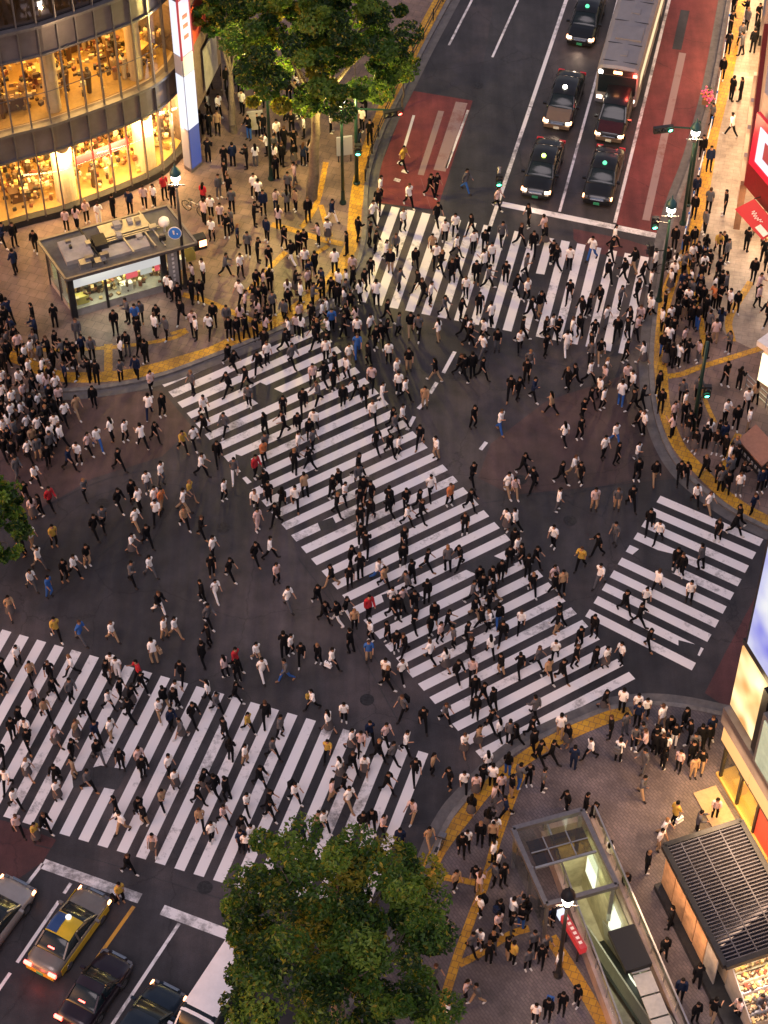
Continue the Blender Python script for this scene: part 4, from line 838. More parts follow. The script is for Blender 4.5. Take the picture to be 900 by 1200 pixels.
# ================================================================ WHITE BOOTH and BROWN STAIR COVER at the right edge
bA, bB = P(889, 401, 2.9), P(905, 412, 2.9)
WB = empty('white_display_booth', W3(P(884, 446, Z_S), Z_S), 0, 'white booth with a lit display panel behind a steel railing, right edge of the photo', 'booth')
g0 = W3(bA, 0); gx = W3(bB - bA, 0).normalized(); gy = Vector((-gx.y, gx.x, 0)); gy = gy if gy.y > 0 else -gy
m1 = MB(); m1.prism([g0 - gx * .1, g0 + gx * 5, g0 + gx * 5 + gy * 4, g0 - gx * .1 + gy * 4], 2.6, 2.95); m1.build('roof', M['white'], WB)
m1 = MB(); m1.prism([g0 + gx * .2 + gy * .3, g0 + gx * 5 + gy * .3, g0 + gx * 5 + gy * 3.8, g0 + gx * .2 + gy * 3.8], Z_S, 2.6); m1.build('wall', M['stone_pale'], WB)
m1 = MB(); m1.box(g0 + gx * 1.3 + gy * .12 + Vector((0, 0, 1.3)), (2.0, .1, 1.9), rz=math.atan2(gx.y, gx.x)); m1.build('display_panel', M['core_lit'], WB)
RG = empty('steel_railing', W3(P(866, 450, Z_S), Z_S), 0, 'steel railing with horizontal bars in front of the white booth', 'railing')
f0, f1, f2 = [W3(P(u, v, 1.1), 0) for u, v in [(874, 442), (868, 480), (902, 520)]]
f0, f1, f2 = [W3(P(u, v, 1.1), 0) for u, v in [(876, 439), (900, 462), (925, 488)]]
for z in (.4, .75, 1.1):
    m1 = MB(); m1.bar(W3(f0, z), W3(f1, z), .05); m1.bar(W3(f1, z), W3(f2, z), .05); m1.build('rail_bar', M['steel'], RG)
for p in (f0, f0.lerp(f1, .5), f1, f2):
    m1 = MB(); m1.bar(W3(p, Z_S), W3(p, 1.15), .06); m1.build('rail_post', M['steel'], RG)
BS = empty('brown_stair_cover', W3(P(868, 548, Z_S), Z_S), 0, 'low brown topped box with a dark lettered side, beside the crossing at right edge', 'planter box')
h0, h1, h2, h3 = [W3(P(u, v, 1.0), 0) for u, v in [(865, 515), (886, 497), (925, 515), (893, 546)]]
h2 = h1 + (h3 - h0)
m1 = MB(); m1.prism([h0, h3, h2, h1], Z_S, .9); m1.build('body', M['dark_steel'], BS)
m1 = MB(); m1.prism([h0, h3, h2, h1], .903, 1.0); m1.build('top', mat('brown_top', (.36, .16, .10), .6, vary=.15), BS)
e_ = (h3 - h0).normalized(); m1 = MB()
for i in range(9): m1.box(h0 + e_ * (.4 + i * .3) + Vector((-e_.y, e_.x, 0)) * (-.012) + Vector((0, 0, .52)), (.16, .03, .2), rz=math.atan2(e_.y, e_.x))
m1.build('lettering', M['concrete'], BS)
# ================================================================ TREES
def leaf_mats(tag_):
    out = []
    for n, c in (('dark', (.018, .05, .010)), ('mid', (.055, .125, .018)), ('light', (.14, .23, .035)), ('yellowing', (.24, .22, .025))):
        m = bpy.data.materials.new('leaf_%s_%s' % (n, tag_)); m.use_nodes = True; nt = m.node_tree; b = nt.nodes['Principled BSDF']
        b.inputs['Base Color'].default_value = (*c, 1); b.inputs['Roughness'].default_value = .5
        tr = nn(nt, 'ShaderNodeBsdfTranslucent'); tr.inputs[0].default_value = (c[0] * 1.6, c[1] * 1.6, c[2], 1); mx = nn(nt, 'ShaderNodeMixShader'); mx.inputs[0].default_value = .5
        nt.links.new(b.outputs[0], mx.inputs[1]); nt.links.new(tr.outputs[0], mx.inputs[2]); nt.links.new(mx.outputs[0], nt.nodes['Material Output'].inputs[0]); out.append(m)
    return out
LM = leaf_mats('crown')
M['bark'] = mat('bark', (.13, .10, .08), .85, vary=.3, vscale=5, bump=.5, bscale=12)
def tree(name, base, h, crown_c, rad, n_leaf, seed, label, trunk_r=.22, split=.5, leaf=.24, group='street trees'):
    rr = random.Random(seed); T = empty(name, base, 0, label, 'tree', group)
    cc = Vector(crown_c); rx, ry, rz = rad
    fork = Vector(base).lerp(cc, split); 
    tk = MB(); prev = Vector(base); N = 7
    for i in range(1, N + 1):
        t = i / N; p = Vector(base).lerp(fork, t) + Vector((rr.uniform(-.06, .06), rr.uniform(-.06, .06), 0)); tk.tube(prev, p, trunk_r * (1.15 - .45 * (i - 1) / N), trunk_r * (1.15 - .45 * i / N), 10, cap=False); prev = p
    fork = prev
    tk.build('trunk', M['bark'], T, smooth=True)
    tips = []
    for i in range(9):
        lb = MB(); a = 2 * math.pi * i / 9 + rr.uniform(-.3, .3); el = rr.uniform(-.1, .75)
        tip = cc + Vector((math.cos(a) * rx * .72 * math.cos(el), math.sin(a) * ry * .72 * math.cos(el), rz * .7 * math.sin(el)))
        mid = fork.lerp(tip, .5) + Vector((0, 0, rr.uniform(-.3, .5))); lb.tube(fork, mid, trunk_r * .45, trunk_r * .26, 7, False); lb.tube(mid, tip, trunk_r * .26, trunk_r * .08, 6, False)
        for k in range(4):
            q = mid.lerp(tip, rr.uniform(.1, .9)); e = q + Vector((rr.uniform(-1, 1), rr.uniform(-1, 1), rr.uniform(-.3, .8))) * rx * .25; lb.tube(q, e, trunk_r * .1, .015, 5, False); tips.append(e)
        tips.append(tip)
        if i < 9: lb.build('limb', M['bark'], T, smooth=True)
    # leaf clumps: branches end in clusters; each cluster is a spray of small leaf faces
    clumps = []
    for i in range(165):
        while True:
            d = Vector((rr.gauss(0, 1), rr.gauss(0, 1), rr.gauss(0, 1))).normalized()
            if d.z > -.55: break
        k = (rr.uniform(.5, 1.0) ** .6 if i < 100 else rr.uniform(.05, .85)) * (1 + .16 * math.sin(d.x * 5 + seed) * math.cos(d.y * 4 + seed * 2))
        clumps.append((cc + Vector((d.x * rx, d.y * ry, d.z * rz)) * k * (1.12 if i % 9 == 0 else 1), rr.uniform(.07, .20) * rx, d))
    vs = []; fs = []; mi = []
    r3 = np.random.RandomState(seed)
    per = n_leaf // len(clumps)
    for c, r, d in clumps:
        base_m = r3.choice(4, p=[.32, .34, .24, .10])
        for j in range(per):
            o = r3.normal(0, 1, 3); o /= np.linalg.norm(o) + 1e-9; o *= r * r3.uniform(.35, 1.0) ** .5; o[2] *= .62
            p = Vector((c.x + o[0], c.y + o[1], c.z + o[2]))
            # leaves droop outwards
            nrm = Vector((o[0] * .6 + r3.normal(0, .5), o[1] * .6 + r3.normal(0, .5), abs(o[2]) + .35 + r3.normal(0, .35))).normalized()
            t = nrm.cross(Vector((r3.normal(), r3.normal(), r3.normal()))).normalized(); bt = nrm.cross(t); s = leaf * r3.uniform(.5, 1.15)
            k = len(vs); vs += [p - t * s * .5, p + bt * s * .28, p + t * s * .6 + nrm * (-.05), p - bt * s * .28]; fs.append((k, k + 1, k + 2, k + 3))
            mi.append(int(base_m) if r3.rand() < .7 else int(r3.choice(4)))
    inv = Matrix.Translation(-Vector(base)); vs = [v - Vector(base) for v in vs]
    to_obj('crown', vs, fs, None, T, LM, mi)
    return T
tB = P(365, 232, Z_S)
tree('plane_tree', tB, 14, (tB.x + .8, tB.y + .5, 10.7), (4.7, 4.9, 4.7), 72000, 11, 'tall green tree lit yellow from below, trunk on the upper plaza beside the road', .30, .58, .26)
sc_ = P(395, 1098, 8.0)
tree('plane_tree', (sc_.x - .1, sc_.y + .2, Z_S), 12, sc_, (4.55, 4.5, 3.7), 56000, 23, 'big bushy tree at the bottom edge beside the lower left crossing', .3, .5, .23)
sl_ = P(-20, 616, 6.5)
tree('plane_tree', (sl_.x - .5, sl_.y, 0.12), 9, sl_, (2.1, 2.3, 2.2), 9000, 31, 'dark small tree crown poking in at the left edge beside the open asphalt', .16, .5, .28)
sd_t = P(264, 14, 8.5)
tree('plane_tree', (sd_t.x, sd_t.y, Z_S), 12, sd_t, (1.8, 2.3, 2.1), 9000, 41, 'unlit dark tree between the light sign and the tall yellow lit tree', .2, .5, .32)
ys_ = P(470, 96, 3.0); ysb = P(472, 128, Z_S)
tree('young_tree', W3(ysb, Z_S), 4, W3(ysb, 3.1), (.9, .9, .9), 1600, 51, 'little young tree at the kerb above the red signal', .06, .6, .22)
# ================================================================ STREET LAMPS, SIGNALS, SIGNS
LAMP_MESH = {}
def lamp_post(base, h, label, hood='teal', e=120, col=(1, .72, .42), lm='lamp_white', cross=True, pole='green_pole'):
    T = empty('street_lamp', base, 0, label, 'street lamp', 'hooded street lamps'); b = Vector(base)
    m = MB(); m.lathe(b, [(.0, 0), (.2, 0), (.2, .1), (.13, .25), (.11, .9), (.09, 1.0)], 14); m.build('lamp_base', M[pole], T)
    m = MB(); m.tube(b + Vector((0, 0, .9)), b + Vector((0, 0, h - .9)), .10, .065, 12); m.build('pole', M[pole], T, smooth=True)
    if cross:
        m = MB(); m.bar(b + Vector((-.45, 0, h - 1.25)), b + Vector((.45, 0, h - 1.25)), .06); m.build('cross_arm', M['mullion'], T)
        m = MB(); m.tube(b + Vector((0, 0, h - 1.35)), b + Vector((0, 0, h - 1.15)), .14, .14, 12); m.build('collar', M['mullion'], T)
    m = MB(); m.lathe(b + Vector((0, 0, h - .95)), [(.08, 0), (.22, .08), (.24, .3), (.2, .42)], 14); m.build('lantern_glass', M[lm], T, smooth=True)
    m = MB(); m.lathe(b + Vector((0, 0, h - .55)), [(.28, 0), (.30, .06), (.26, .24), (.14, .42), (.05, .52), (.03, .7), (.0, .75)], 16); m.build('lamp_hood', M[hood], T, smooth=True)
    light('lamp_light', 'POINT', b + Vector((0, 0, h - 1.12)), e, col, T, size=.18)
    return T
L1 = lamp_post(P(218, 336, Z_S), 8.4, 'hooded street lamp on a dark pole carrying a round blue sign, beside the glass kiosk', e=1300, col=(1, .60, .30), pole='black')
lamp_post(P(772, 352, Z_S), 7.2, 'teal hooded street lamp with green traffic signal, right end of the upper crossing', e=1000, col=(1, .62, .3))
lamp_post(P(800, 262, Z_S), 7.2, 'teal hooded street lamp further up the red bus lane beside the guard rail', e=800, lm='lamp_white', col=(1, .62, .3))
lamp_post(P(654, 1143, Z_S), 6.9, 'hooded street lamp standing at the subway entrance parapet', e=800, col=(1, .62, .32), pole='black', hood='dark_steel')
lamp_post(P(402, 238, Z_S), 8.0, 'short hooded street lamp under the tall tree beside the kerb', e=4200, col=(1, .74, .20))
lamp_post(P(318, 210, Z_S), 8.8, 'street lamp shining among the branches of the tall tree', e=6000, col=(1, .76, .20))
def disc(c, r, n, th, m, name, parent, facing):
    f = Vector(facing).normalized(); c = Vector(c); mb = MB(); mb.tube(c - f * th / 2, c + f * th / 2, r, r, n); return mb.build(name, m, parent)
bs_p = P(210, 269, 4.3); bs_b = P(218, 336, Z_S)
bc = Vector((bs_b.x - .3, bs_b.y - .14, 4.1)); SG = empty('blue_round_sign', bc, 0, 'round blue mandatory sign with a white figure, fixed to the dark lamp pole', 'road sign')
fdir = Vector((0, -1, .25))
disc(bc, .36, 24, .04, M['white'], 'sign_rim', SG, fdir); disc(bc + fdir.normalized() * .022, .325, 24, .03, M['blue'], 'sign_face', SG, fdir)
m = MB(); q = bc + fdir.normalized() * .045; m.box(q + Vector((-.06, 0, .14)), (.1, .02, .1)); m.bar(q + Vector((-.06, 0, .08)), q + Vector((-.04, 0, -.1)), .08, .02, up=Vector((0, 1, 0))); m.bar(q + Vector((-.04, 0, -.08)), q + Vector((-.14, 0, -.26)), .05, .02, up=Vector((0, 1, 0))); m.bar(q + Vector((-.04, 0, -.08)), q + Vector((.06, 0, -.26)), .05, .02, up=Vector((0, 1, 0))); m.bar(q + Vector((.12, 0, .0)), q + Vector((.17, 0, -.2)), .05, .02, up=Vector((0, 1, 0)))
m.build('white_figure', M['white'], SG)
m = MB(); m.bar(bc + Vector((0, .03, 0)), Vector((bs_b.x, bs_b.y, 4.1)), .05); m.build('bracket', M['black'], SG)
def signal_head(T, c, face, lamps, horizontal=False, s=1.0):
    """housing with round lenses and little visors; faces 'face'"""
    c = Vector(c); f = Vector(face).normalized(); x = Vector((-f.y, f.x, 0)); n = len(lamps)
    d = (1.1 * s if horizontal else .38 * s, .22, .38 * s if horizontal else .38 * n * s)
    m = MB(); m.box(c, d, axes=(x, f, Vector((0, 0, 1)))); h = m.build('signal_head', M['black'], T)
    for i, k in enumerate(lamps):
        o = (x * ((i - (n - 1) / 2) * .35 * s)) if horizontal else Vector((0, 0, ((n - 1) / 2 - i) * .38 * s))
        p = c + o + f * .12; m = MB(); m.tube(p, p + f * .02, .13 * s, .13 * s, 14); m.build('lens', M[k] if k else M['dark_steel'], T)
        m = MB(); m.add([p + x * (.15 * s * math.cos(a)) + Vector((0, 0, .15 * s * math.sin(a))) + f * dd for dd in (0, .16) for a in [math.pi * j / 6 for j in range(7)]], [(j, j + 1, 8 + j, 7 + j) for j in range(6)]); m.build('visor', M['black'], T)
sb = P(772, 352, Z_S); TS = empty('pedestrian_signal', sb + Vector((-.9, 0, 5.3)), 0, 'green lit signal box hanging left of the lamp post above the stop line', 'traffic signal')
signal_head(TS, sb + Vector((-.75, -.1, 5.6)), (0, -1, 0), [None, 'sig_green']); m = MB(); m.bar(sb + Vector((-.75, 0, 5.6)), sb + Vector((0, 0, 5.5)), .06); m.build('bracket', M['mullion'], TS)
TS = empty('pedestrian_signal', sb + Vector((-.3, 0, 3)), 0, 'small dark unlit signal box low on the lamp post right of the upper crossing', 'traffic signal')
signal_head(TS, sb + Vector((-.75, .1, 3.6)), (-1, -.2, 0), [None, None]); m = MB(); m.bar(sb + Vector((-.7, 0, 3.6)), sb + Vector((0, 0, 3.6)), .05); m.build('bracket', M['black'], TS)
def signal_pole(b, h, label, arms, cat='traffic signal', m_='green_pole'):
    T = empty('signal_pole', b, 0, label, cat); b = Vector(b)
    m = MB(); m.tube(b, b + Vector((0, 0, h)), .12, .085, 12); m.build('pole', M[m_], T, smooth=True)
    m = MB(); m.lathe(b, [(0, 0), (.2, 0), (.2, .1), (.14, .16)], 12); m.build('pole_base', M[m_], T)
    for z, dx, dy, lamps, hor, face in arms:
        e = b + Vector((dx, dy, z)); m = MB(); m.bar(b + Vector((0, 0, z)), e, .07); m.build('arm', M[m_], T)
        signal_head(T, e + Vector((0, 0, -.1)) + Vector(face).normalized() * .12, face, lamps, hor)
    return T
rb = P(418, 215, Z_S); rt = P(460, 131, 5.3)
signal_pole(rb, 6.2, 'signal pole at the left kerb of the top road whose arm shows a red light', [(5.3, rt.x - rb.x, rt.y - rb.y, [None, None, 'sig_red'], True, (.3, -1, -.1)), (2.9, .1, -.3, [None, 'sig_green'], False, (0, -1, 0))])
gb = P(812, 506, Z_S)
signal_pole(gb, 6.4, 'dark leaning looking signal pole on the right pavement with a small green light', [(3.2, .35, .0, [None, 'sig_green'], False, (0, -1, 0))])
gb2 = P(797, 262, Z_S); gl = P(770, 192, 5.6)
signal_pole(P(806, 240, Z_S), 5.9, 'slim signal pole beside the red bus lane with a horizontal signal arm', [(5.4, -1.9, .2, [None, None, 'sig_green'], True, (.2, -1, 0))])
gm = P(583, 238, 0)
signal_pole(gm, 2.6, 'low post with a green signal at the stop line end of the white centre line', [(2.0, .0, -.15, [None, 'sig_green'], False, (0, -1, 0))], m_='mullion')
# guard rail between the bus lane and the right pavement
GR = empty('guard_rail', P(826, 150, Z_S), 0, 'white and blue guard rail along the right kerb beside the red bus lane', 'guard rail')
ln = [P(u, v, Z_S) for u, v in [(862, -30), (853, 30), (844, 90), (833, 150), (818, 210), (806, 262), (799, 292)]]; ln = smooth_line(ln, 4)
for z in (.45, .8):
    m = MB(); [m.bar(W3(a, z), W3(b, z), .05) for a, b in zip(ln, ln[1:])]; m.build('rail', M['white'], GR)
for p in ln[::2]: m = MB(); m.tube(W3(p, Z_S), W3(p, .95), .045, .045, 8); m.build('rail_post', M['blue'], GR)
GL = empty('guard_rail', P(470, 110, Z_S), 0, 'dark guard rail along the left kerb of the top road', 'guard rail')
ln = [P(u, v, Z_S) for u, v in [(519, 2), (496, 46), (472, 92), (452, 138), (436, 180), (428, 212)]]; ln = smooth_line(ln, 4)
for z in (.45, .8):
    m = MB(); [m.bar(W3(a, z), W3(b, z), .045) for a, b in zip(ln, ln[1:])]; m.build('rail', M['dark_steel'], GL)
for p in ln[::2]: m = MB(); m.tube(W3(p, Z_S), W3(p, .95), .04, .04, 8); m.build('rail_post', M['dark_steel'], GL)
# flower boxes on the right guard rail, bicycle at the lower kerb, information boards
FB = empty('flower_box', P(828, 112, Z_S), 0, 'planter of pink flowers hanging at the guard rail beside the bus lane', 'flower box')
c = P(829, 114, .9); m = MB(); m.box(c + Vector((0, 0, -.1)), (.9, .4, .3), 1.2); m.build('box', M['wood'], FB)
m = MB(); fm = [mat('pink_petal', (.75, .12, .3), .5), mat('orange_petal', (.8, .3, .1), .5), LM[1]]
for i in range(90): m.m = random.choice([0, 0, 1, 2]); m.box(c + Vector((random.gauss(0, .16), random.gauss(0, .32), random.uniform(.05, .3))), (.1, .1, .05), random.random() * 3)
o = m.build('flowers', fm, FB)
def bicycle(loc, rz, label):
    T = empty('bicycle', loc, rz, label, 'bicycle', 'bicycles on the pavement'); Mx = PM[T.name]; p3 = lambda x, y, z: Mx @ Vector((x, y, z))
    for x in (-.52, .52):
        m = MB(); n = 18
        for i in range(n): a, b = 2 * math.pi * i / n, 2 * math.pi * (i + 1) / n; m.bar(p3(x + .33 * math.cos(a), 0, .34 + .33 * math.sin(a)), p3(x + .33 * math.cos(b), 0, .34 + .33 * math.sin(b)), .035)
        for i in range(6): a = math.pi * i / 6; m.bar(p3(x + .3 * math.cos(a), 0, .34 + .3 * math.sin(a)), p3(x - .3 * math.cos(a), 0, .34 - .3 * math.sin(a)), .008)
        m.build('wheel', M['black'], T)
    m = MB()
    for a, b in [((-.52, .34), (-.1, .34)), ((-.1, .34), (-.2, .85)), ((-.52, .34), (-.18, .75)), ((-.18, .75), (.38, .8)), ((-.1, .34), (.38, .72)), ((.52, .34), (.36, .95))]: m.bar(p3(a[0], 0, a[1]), p3(b[0], 0, b[1]), .035)
    m.build('bike_frame', M['steel'], T)
    m = MB(); m.bar(p3(-.34, 0, .9), p3(-.08, 0, .9), .12, .05); m.build('saddle', M['black'], T)
    m = MB(); m.bar(p3(.33, -.27, 1.0), p3(.33, .27, 1.0), .03); m.build('handlebar', M['black'], T)
    m = MB(); m.box(p3(.55, 0, .85), (.26, .3, .22), rz); m.build('basket', M['mullion'], T)
bicycle(P(513, 1004, Z_S), 1.2, 'bicycle standing on the yellow paving just above the bushy tree crown')
bicycle(P(784, 318, Z_S), .3, 'bicycle among the crowd at the right end of the upper crossing')
bicycle(P(228, 250, Z_S), -.6, 'bicycle parked near the blue sign lamp post on the upper plaza')
# standing notice boards on the upper plaza
for (u, v, lab, mm) in [(300, 160, 'pale free standing notice board near the tall tree', 'concrete'), (404, 190, 'blue and white poster column by the kerb under the tree', 'sign_grey')]:
    p = P(u, v, Z_S); T = empty('notice_board', p, 0, lab, 'notice board'); m = MB(); m.box(p + Vector((0, 0, 1.2)), (.9, .12, 1.3), .2); m.build('board', M[mm], T)
    m = MB(); m.bar(p + Vector((-.35, 0, 0)), p + Vector((-.35, 0, .6)), .06); m.bar(p + Vector((.35, .1, 0)), p + Vector((.35, .1, .6)), .06); m.build('board_leg', M['dark_steel'], T)
# ================================================================ VEHICLES
def carpaint(name, c, metal=.3, rough=.28):
    m = mat(name, c, rough, metal, vary=.08, vscale=2); m.node_tree.nodes['Principled BSDF'].inputs['Coat Weight'].default_value = .25; return m
CP = {'black': carpaint('black_car_paint', (.008, .008, .009), .0), 'bronze': carpaint('bronze_car_paint', (.20, .14, .10)), 'silver': carpaint('silver_car_paint', (.34, .30, .28)), 'grey': carpaint('grey_taxi_paint', (.20, .17, .15)),
      'white': carpaint('white_van_paint', (.78, .75, .78), .05), 'navy': carpaint('dark_navy_paint', (.015, .025, .04)), 'maroon': carpaint('dark_maroon_paint', (.05, .012, .014)), 'yellow': carpaint('yellow_taxi_paint', (.62, .40, .02), .1), 'blue': carpaint('blue_roof_paint', (.03, .07, .20)),  # the dark red paint is lamp light on a black bonnet, put into colour
      'bus': mat('bus_roof_grey', (.25, .235, .24), .5, .2, vary=.12, vscale=1.2), 'plum': carpaint('plum_car_paint', (.022, .014, .022))}
M['auto_glass'] = mat('dark_auto_glass', (.010, .016, .020), .16, .0, spec=.4)
M['lens_off'] = mat('unlit_lens', (.10, .10, .11), .25)
M['tyre'] = mat('tyre_rubber', (.018, .018, .018), .8)
M['chrome'] = mat('chrome', (.6, .6, .6), .15, 1.0)
M['plate_green'] = mat('green_number_plate', (.04, .30, .15), .5); M['plate_white'] = mat('white_number_plate', (.7, .72, .6), .5)
def spline(prof, x):
    for (a, za), (b, zb) in zip(prof, prof[1:]):
        if a <= x <= b:
            t = (x - a) / (b - a); t = t * t * (3 - 2 * t) * .5 + t * .5; return za + (zb - za) * t
    return prof[-1][1] if x > prof[-1][0] else prof[0][1]
def car(loc, heading, label, body='black', L=4.7, Wd=1.74, kind='sedan', roof=None, hood=None, lamps_on='front', sign=None, plate='plate_green', bumper=None, cat='car', group=None, name=None):
    """x forward; loc is the centre of the footprint on the road, heading in radians"""
    nm = name or ('taxi' if cat == 'taxi' else 'car'); T = empty(nm, loc, heading, label, cat, group); h = L / 2; hw = Wd / 2
    if kind == 'sedan':
        top = [(-h, .62), (-h + .12, .88), (-h + .75, .95), (-h + 1.15, .97), (h - 1.45, .92), (h - .8, .86), (h - .15, .70), (h, .52)]
        cab = [(-h + .75, .95), (-h + 1.35, 1.38), (-h + 1.9, 1.46), (h - 2.15, 1.44), (h - 1.75, 1.32), (h - 1.05, .90)]
    elif kind == 'tall':
        top = [(-h, .7), (-h + .1, 1.0), (-h + .35, 1.05), (h - 1.3, 1.02), (h - .7, .96), (h - .12, .78), (h, .55)]
        cab = [(-h + .12, 1.03), (-h + .45, 1.62), (-h + 1.0, 1.72), (h - 2.0, 1.70), (h - 1.6, 1.6), (h - .9, 1.0)]
    else:
        top = [(-h, .8), (-h + .08, 1.05), (h - .9, 1.05), (h - .3, .98), (h - .06, .8), (h, .6)]
        cab = [(-h + .04, 1.03), (-h + .2, 1.85), (-h + .6, 1.98), (h - 1.2, 1.97), (h - .9, 1.88), (h - .32, 1.0)]
    # body shell
    xs = sorted(set([round(-h + L * i / 26, 3) for i in range(27)] + [-h, h])); vs = []; n = 0
    for x in xs:
        e = max(0, (abs(x) - (h - .55)) / .55); w_ = hw * (1 - .16 * e * e); zt = spline(top, x); zb = .22 + .10 * e
        ring = [(-w_ * .96, zb), (-w_, .45), (-w_ * .985, zt - .16), (-w_ * .9, zt - .03), (-w_ * .45, zt + .012), (0, zt + .02), (w_ * .45, zt + .012), (w_ * .9, zt - .03), (w_ * .985, zt - .16), (w_, .45), (w_ * .96, zb)]
        n = len(ring); vs += [Vector((x, y, z)) for y, z in ring]
    fs = []
    for i in range(len(xs) - 1):
        for k in range(n - 1): a = i * n + k; fs.append((a, a + n, a + n + 1, a + 1))
        fs.append((i * n + n - 1, (i + 1) * n + n - 1, (i + 1) * n, i * n))
    fs += [tuple(range(n)), tuple(range((len(xs) - 1) * n, len(xs) * n))[::-1]]
    m = MB(); m.add(vs, fs); B = m.build('body', CP[body], T, smooth=True, world=False); PM[B.name] = PM[T.name]
    # bonnet of another colour is its own panel
    if hood:
        m = MB(); x0, x1 = h - 1.25, h - .12
        for i in range(5):
            a, b = x0 + (x1 - x0) * i / 5, x0 + (x1 - x0) * (i + 1) / 5; za, zb = spline(top, a) + .05, spline(top, b) + .05
            m.quad((a, -hw * .8, za - .015), (b, -hw * .78, zb - .015), (b, hw * .78, zb - .015), (a, hw * .8, za - .015))
        m.build('bonnet_panel', CP[hood], T, world=False)
    # cabin: glass sides with pillars and a painted roof
    cx = [p[0] for p in cab]; x0, x1 = cx[0], cx[-1]; m = MB(); NX = 18; rg = []
    for i in range(NX + 1):
        x = x0 + (x1 - x0) * i / NX; z = spline(cab, x); zb = spline(top, x) - .03; t = max(0.0, min(1.0, (z - .95) / .45)); wb = hw * .93; wt = hw * (.93 - .19 * t)
        if kind != 'sedan': wt = hw * (.94 - .12 * t)
        rg.append([(x, -wb, zb), (x, -wt, z - .05), (x, -wt * .8, z + .0), (x, 0, z + .03), (x, wt * .8, z + .0), (x, wt, z - .05), (x, wb, zb)])
    for r_ in rg: pass
    vs = [Vector(q) for r_ in rg for q in r_]; fs = []
    for i in range(NX):
        for k in range(6): a = i * 7 + k; fs.append((a, a + 7, a + 8, a + 1))
    fs += [tuple(range(7)), tuple(range(NX * 7, NX * 7 + 7))[::-1]]
    m.add(vs, fs); m.build('windows', M['auto_glass'], T, smooth=True, world=False)
    # roof skin, slightly proud, over the flat part
    rx0, rx1 = cab[1][0] + .05, cab[-2][0] - .05; m = MB(); Rf = []
    for i in range(9):
        x = rx0 + (rx1 - rx0) * i / 8; z = spline(cab, x) + .02; ww = hw * (.74 if kind == 'sedan' else .80); Rf.append([(x, -ww * 1.0, z - .045), (x, -ww * .8, z + .005), (x, 0, z + .035), (x, ww * .8, z + .005), (x, ww * 1.0, z - .045)])
    vs = [Vector(q) for r_ in Rf for q in r_]; m.add(vs, [(i * 5 + k, i * 5 + k + 5, i * 5 + k + 6, i * 5 + k + 1) for i in range(8) for k in range(4)])
    m.build('roof', CP[roof or body], T, smooth=True, world=False)
    for s in (-1, 1):
        for xa, xb in ((cab[1][0], cab[0][0] + .02), (cab[-2][0], cab[-1][0] - .02)):
            m = MB(); m.bar((xa, s * hw * .73, spline(cab, xa) - .01), (xb, s * hw * .86, spline(top, xb) + .02), .07, .05); m.build('pillar', CP[body], T, world=False)
        xm = (cab[1][0] + cab[-2][0]) / 2 - .1; m = MB(); m.bar((xm, s * hw * .765, spline(cab, xm) - .05), (xm, s * hw * .94, spline(top, xm) - .05), .08, .05); m.build('pillar', CP[body], T, world=False)
    if body in ('grey',) and roof:                                # yellow flanks of the two tone taxi
        m = MB()
        for s in (-1, 1): m.box((0, s * (hw + .004), .52), (L * .82, .02, .42)); 
        m.build('side_stripe', CP['yellow'], T, world=False)
        m = MB(); m.box((-h - .01, 0, .5), (.06, Wd * .84, .22)); m.build('rear_bumper', CP['yellow'], T, world=False)
        m = MB(); Rq = []
        for i in range(9):
            x = rx0 + .05 + (rx1 - rx0 - .1) * i / 8; z = spline(cab, x) + .032; ww = hw * .74; Rq.append([(x, ww * .1, z + .032), (x, ww * .8, z + .005), (x, ww * .98, z - .04)])
        m.add([Vector(q) for r_ in Rq for q in r_], [(i * 3 + k, i * 3 + k + 3, i * 3 + k + 4, i * 3 + k + 1) for i in range(8) for k in range(2)]); m.build('blue_roof_half', CP['blue'], T, world=False)
    m = MB(); m.box((h + .01, 0, .42), (.08, Wd * .86, .24)); m.build('front_bumper', CP[bumper or body], T, world=False)
    m = MB(); m.box((h - .02, 0, .60), (.09, Wd * .40, .09)); [m.box((h + .03, 0, .57 + k * .045), (.03, Wd * .44, .012)) for k in range(3)]; m.build('grille', M['chrome'], T, world=False)
    for s in (-1, 1):
        for xw in (-h + .92, h - .88):
            m = MB(); m.tube((xw, s * (hw - .19), .32), (xw, s * (hw + .01), .32), .32, .32, 18); wl = m.build('wheel', M['tyre'], T, world=False); PM[wl.name] = PM[T.name]
            m = MB(); m.tube((xw, s * (hw + .0), .32), (xw, s * (hw + .02), .32), .2, .2, 14); r2 = m.build('rim', M['chrome'], wl, world=False)
        m = MB(); m.box((h - .09, s * hw * .72, .64), (.13, .22, .09)); m.build('headlight', M['head_lamp'] if 'front' in lamps_on else M['lens_off'], T, world=False)
        m = MB(); m.box((h - .2, s * hw * .90, .62), (.22, .09, .12)); m.build('indicator', M['marker_lamp'] if 'marker' in lamps_on or 'front' in lamps_on else M['lens_off'], T, world=False)
        m = MB(); m.box((-h + .03, s * hw * .74, .72), (.12, .36, .15)); m.build('taillight', M['tail_lamp'] if 'rear' in lamps_on else M['red'], T, world=False)
        m = MB(); m.box((cab[-1][0] - .25, s * (hw + .1), spline(top, cab[-1][0]) + .05), (.12, .2, .13)); m.build('wing_mirror', CP[body], T, world=False)
    m = MB(); m.box((h + .06, 0, .36), (.02, .33, .165)); m.build('number_plate', M[plate], T, world=False)
    m = MB(); m.box((-h - .05, 0, .5), (.02, .33, .165)); m.build('number_plate', M[plate], T, world=False)
    zt = spline(cab, 0) + .05
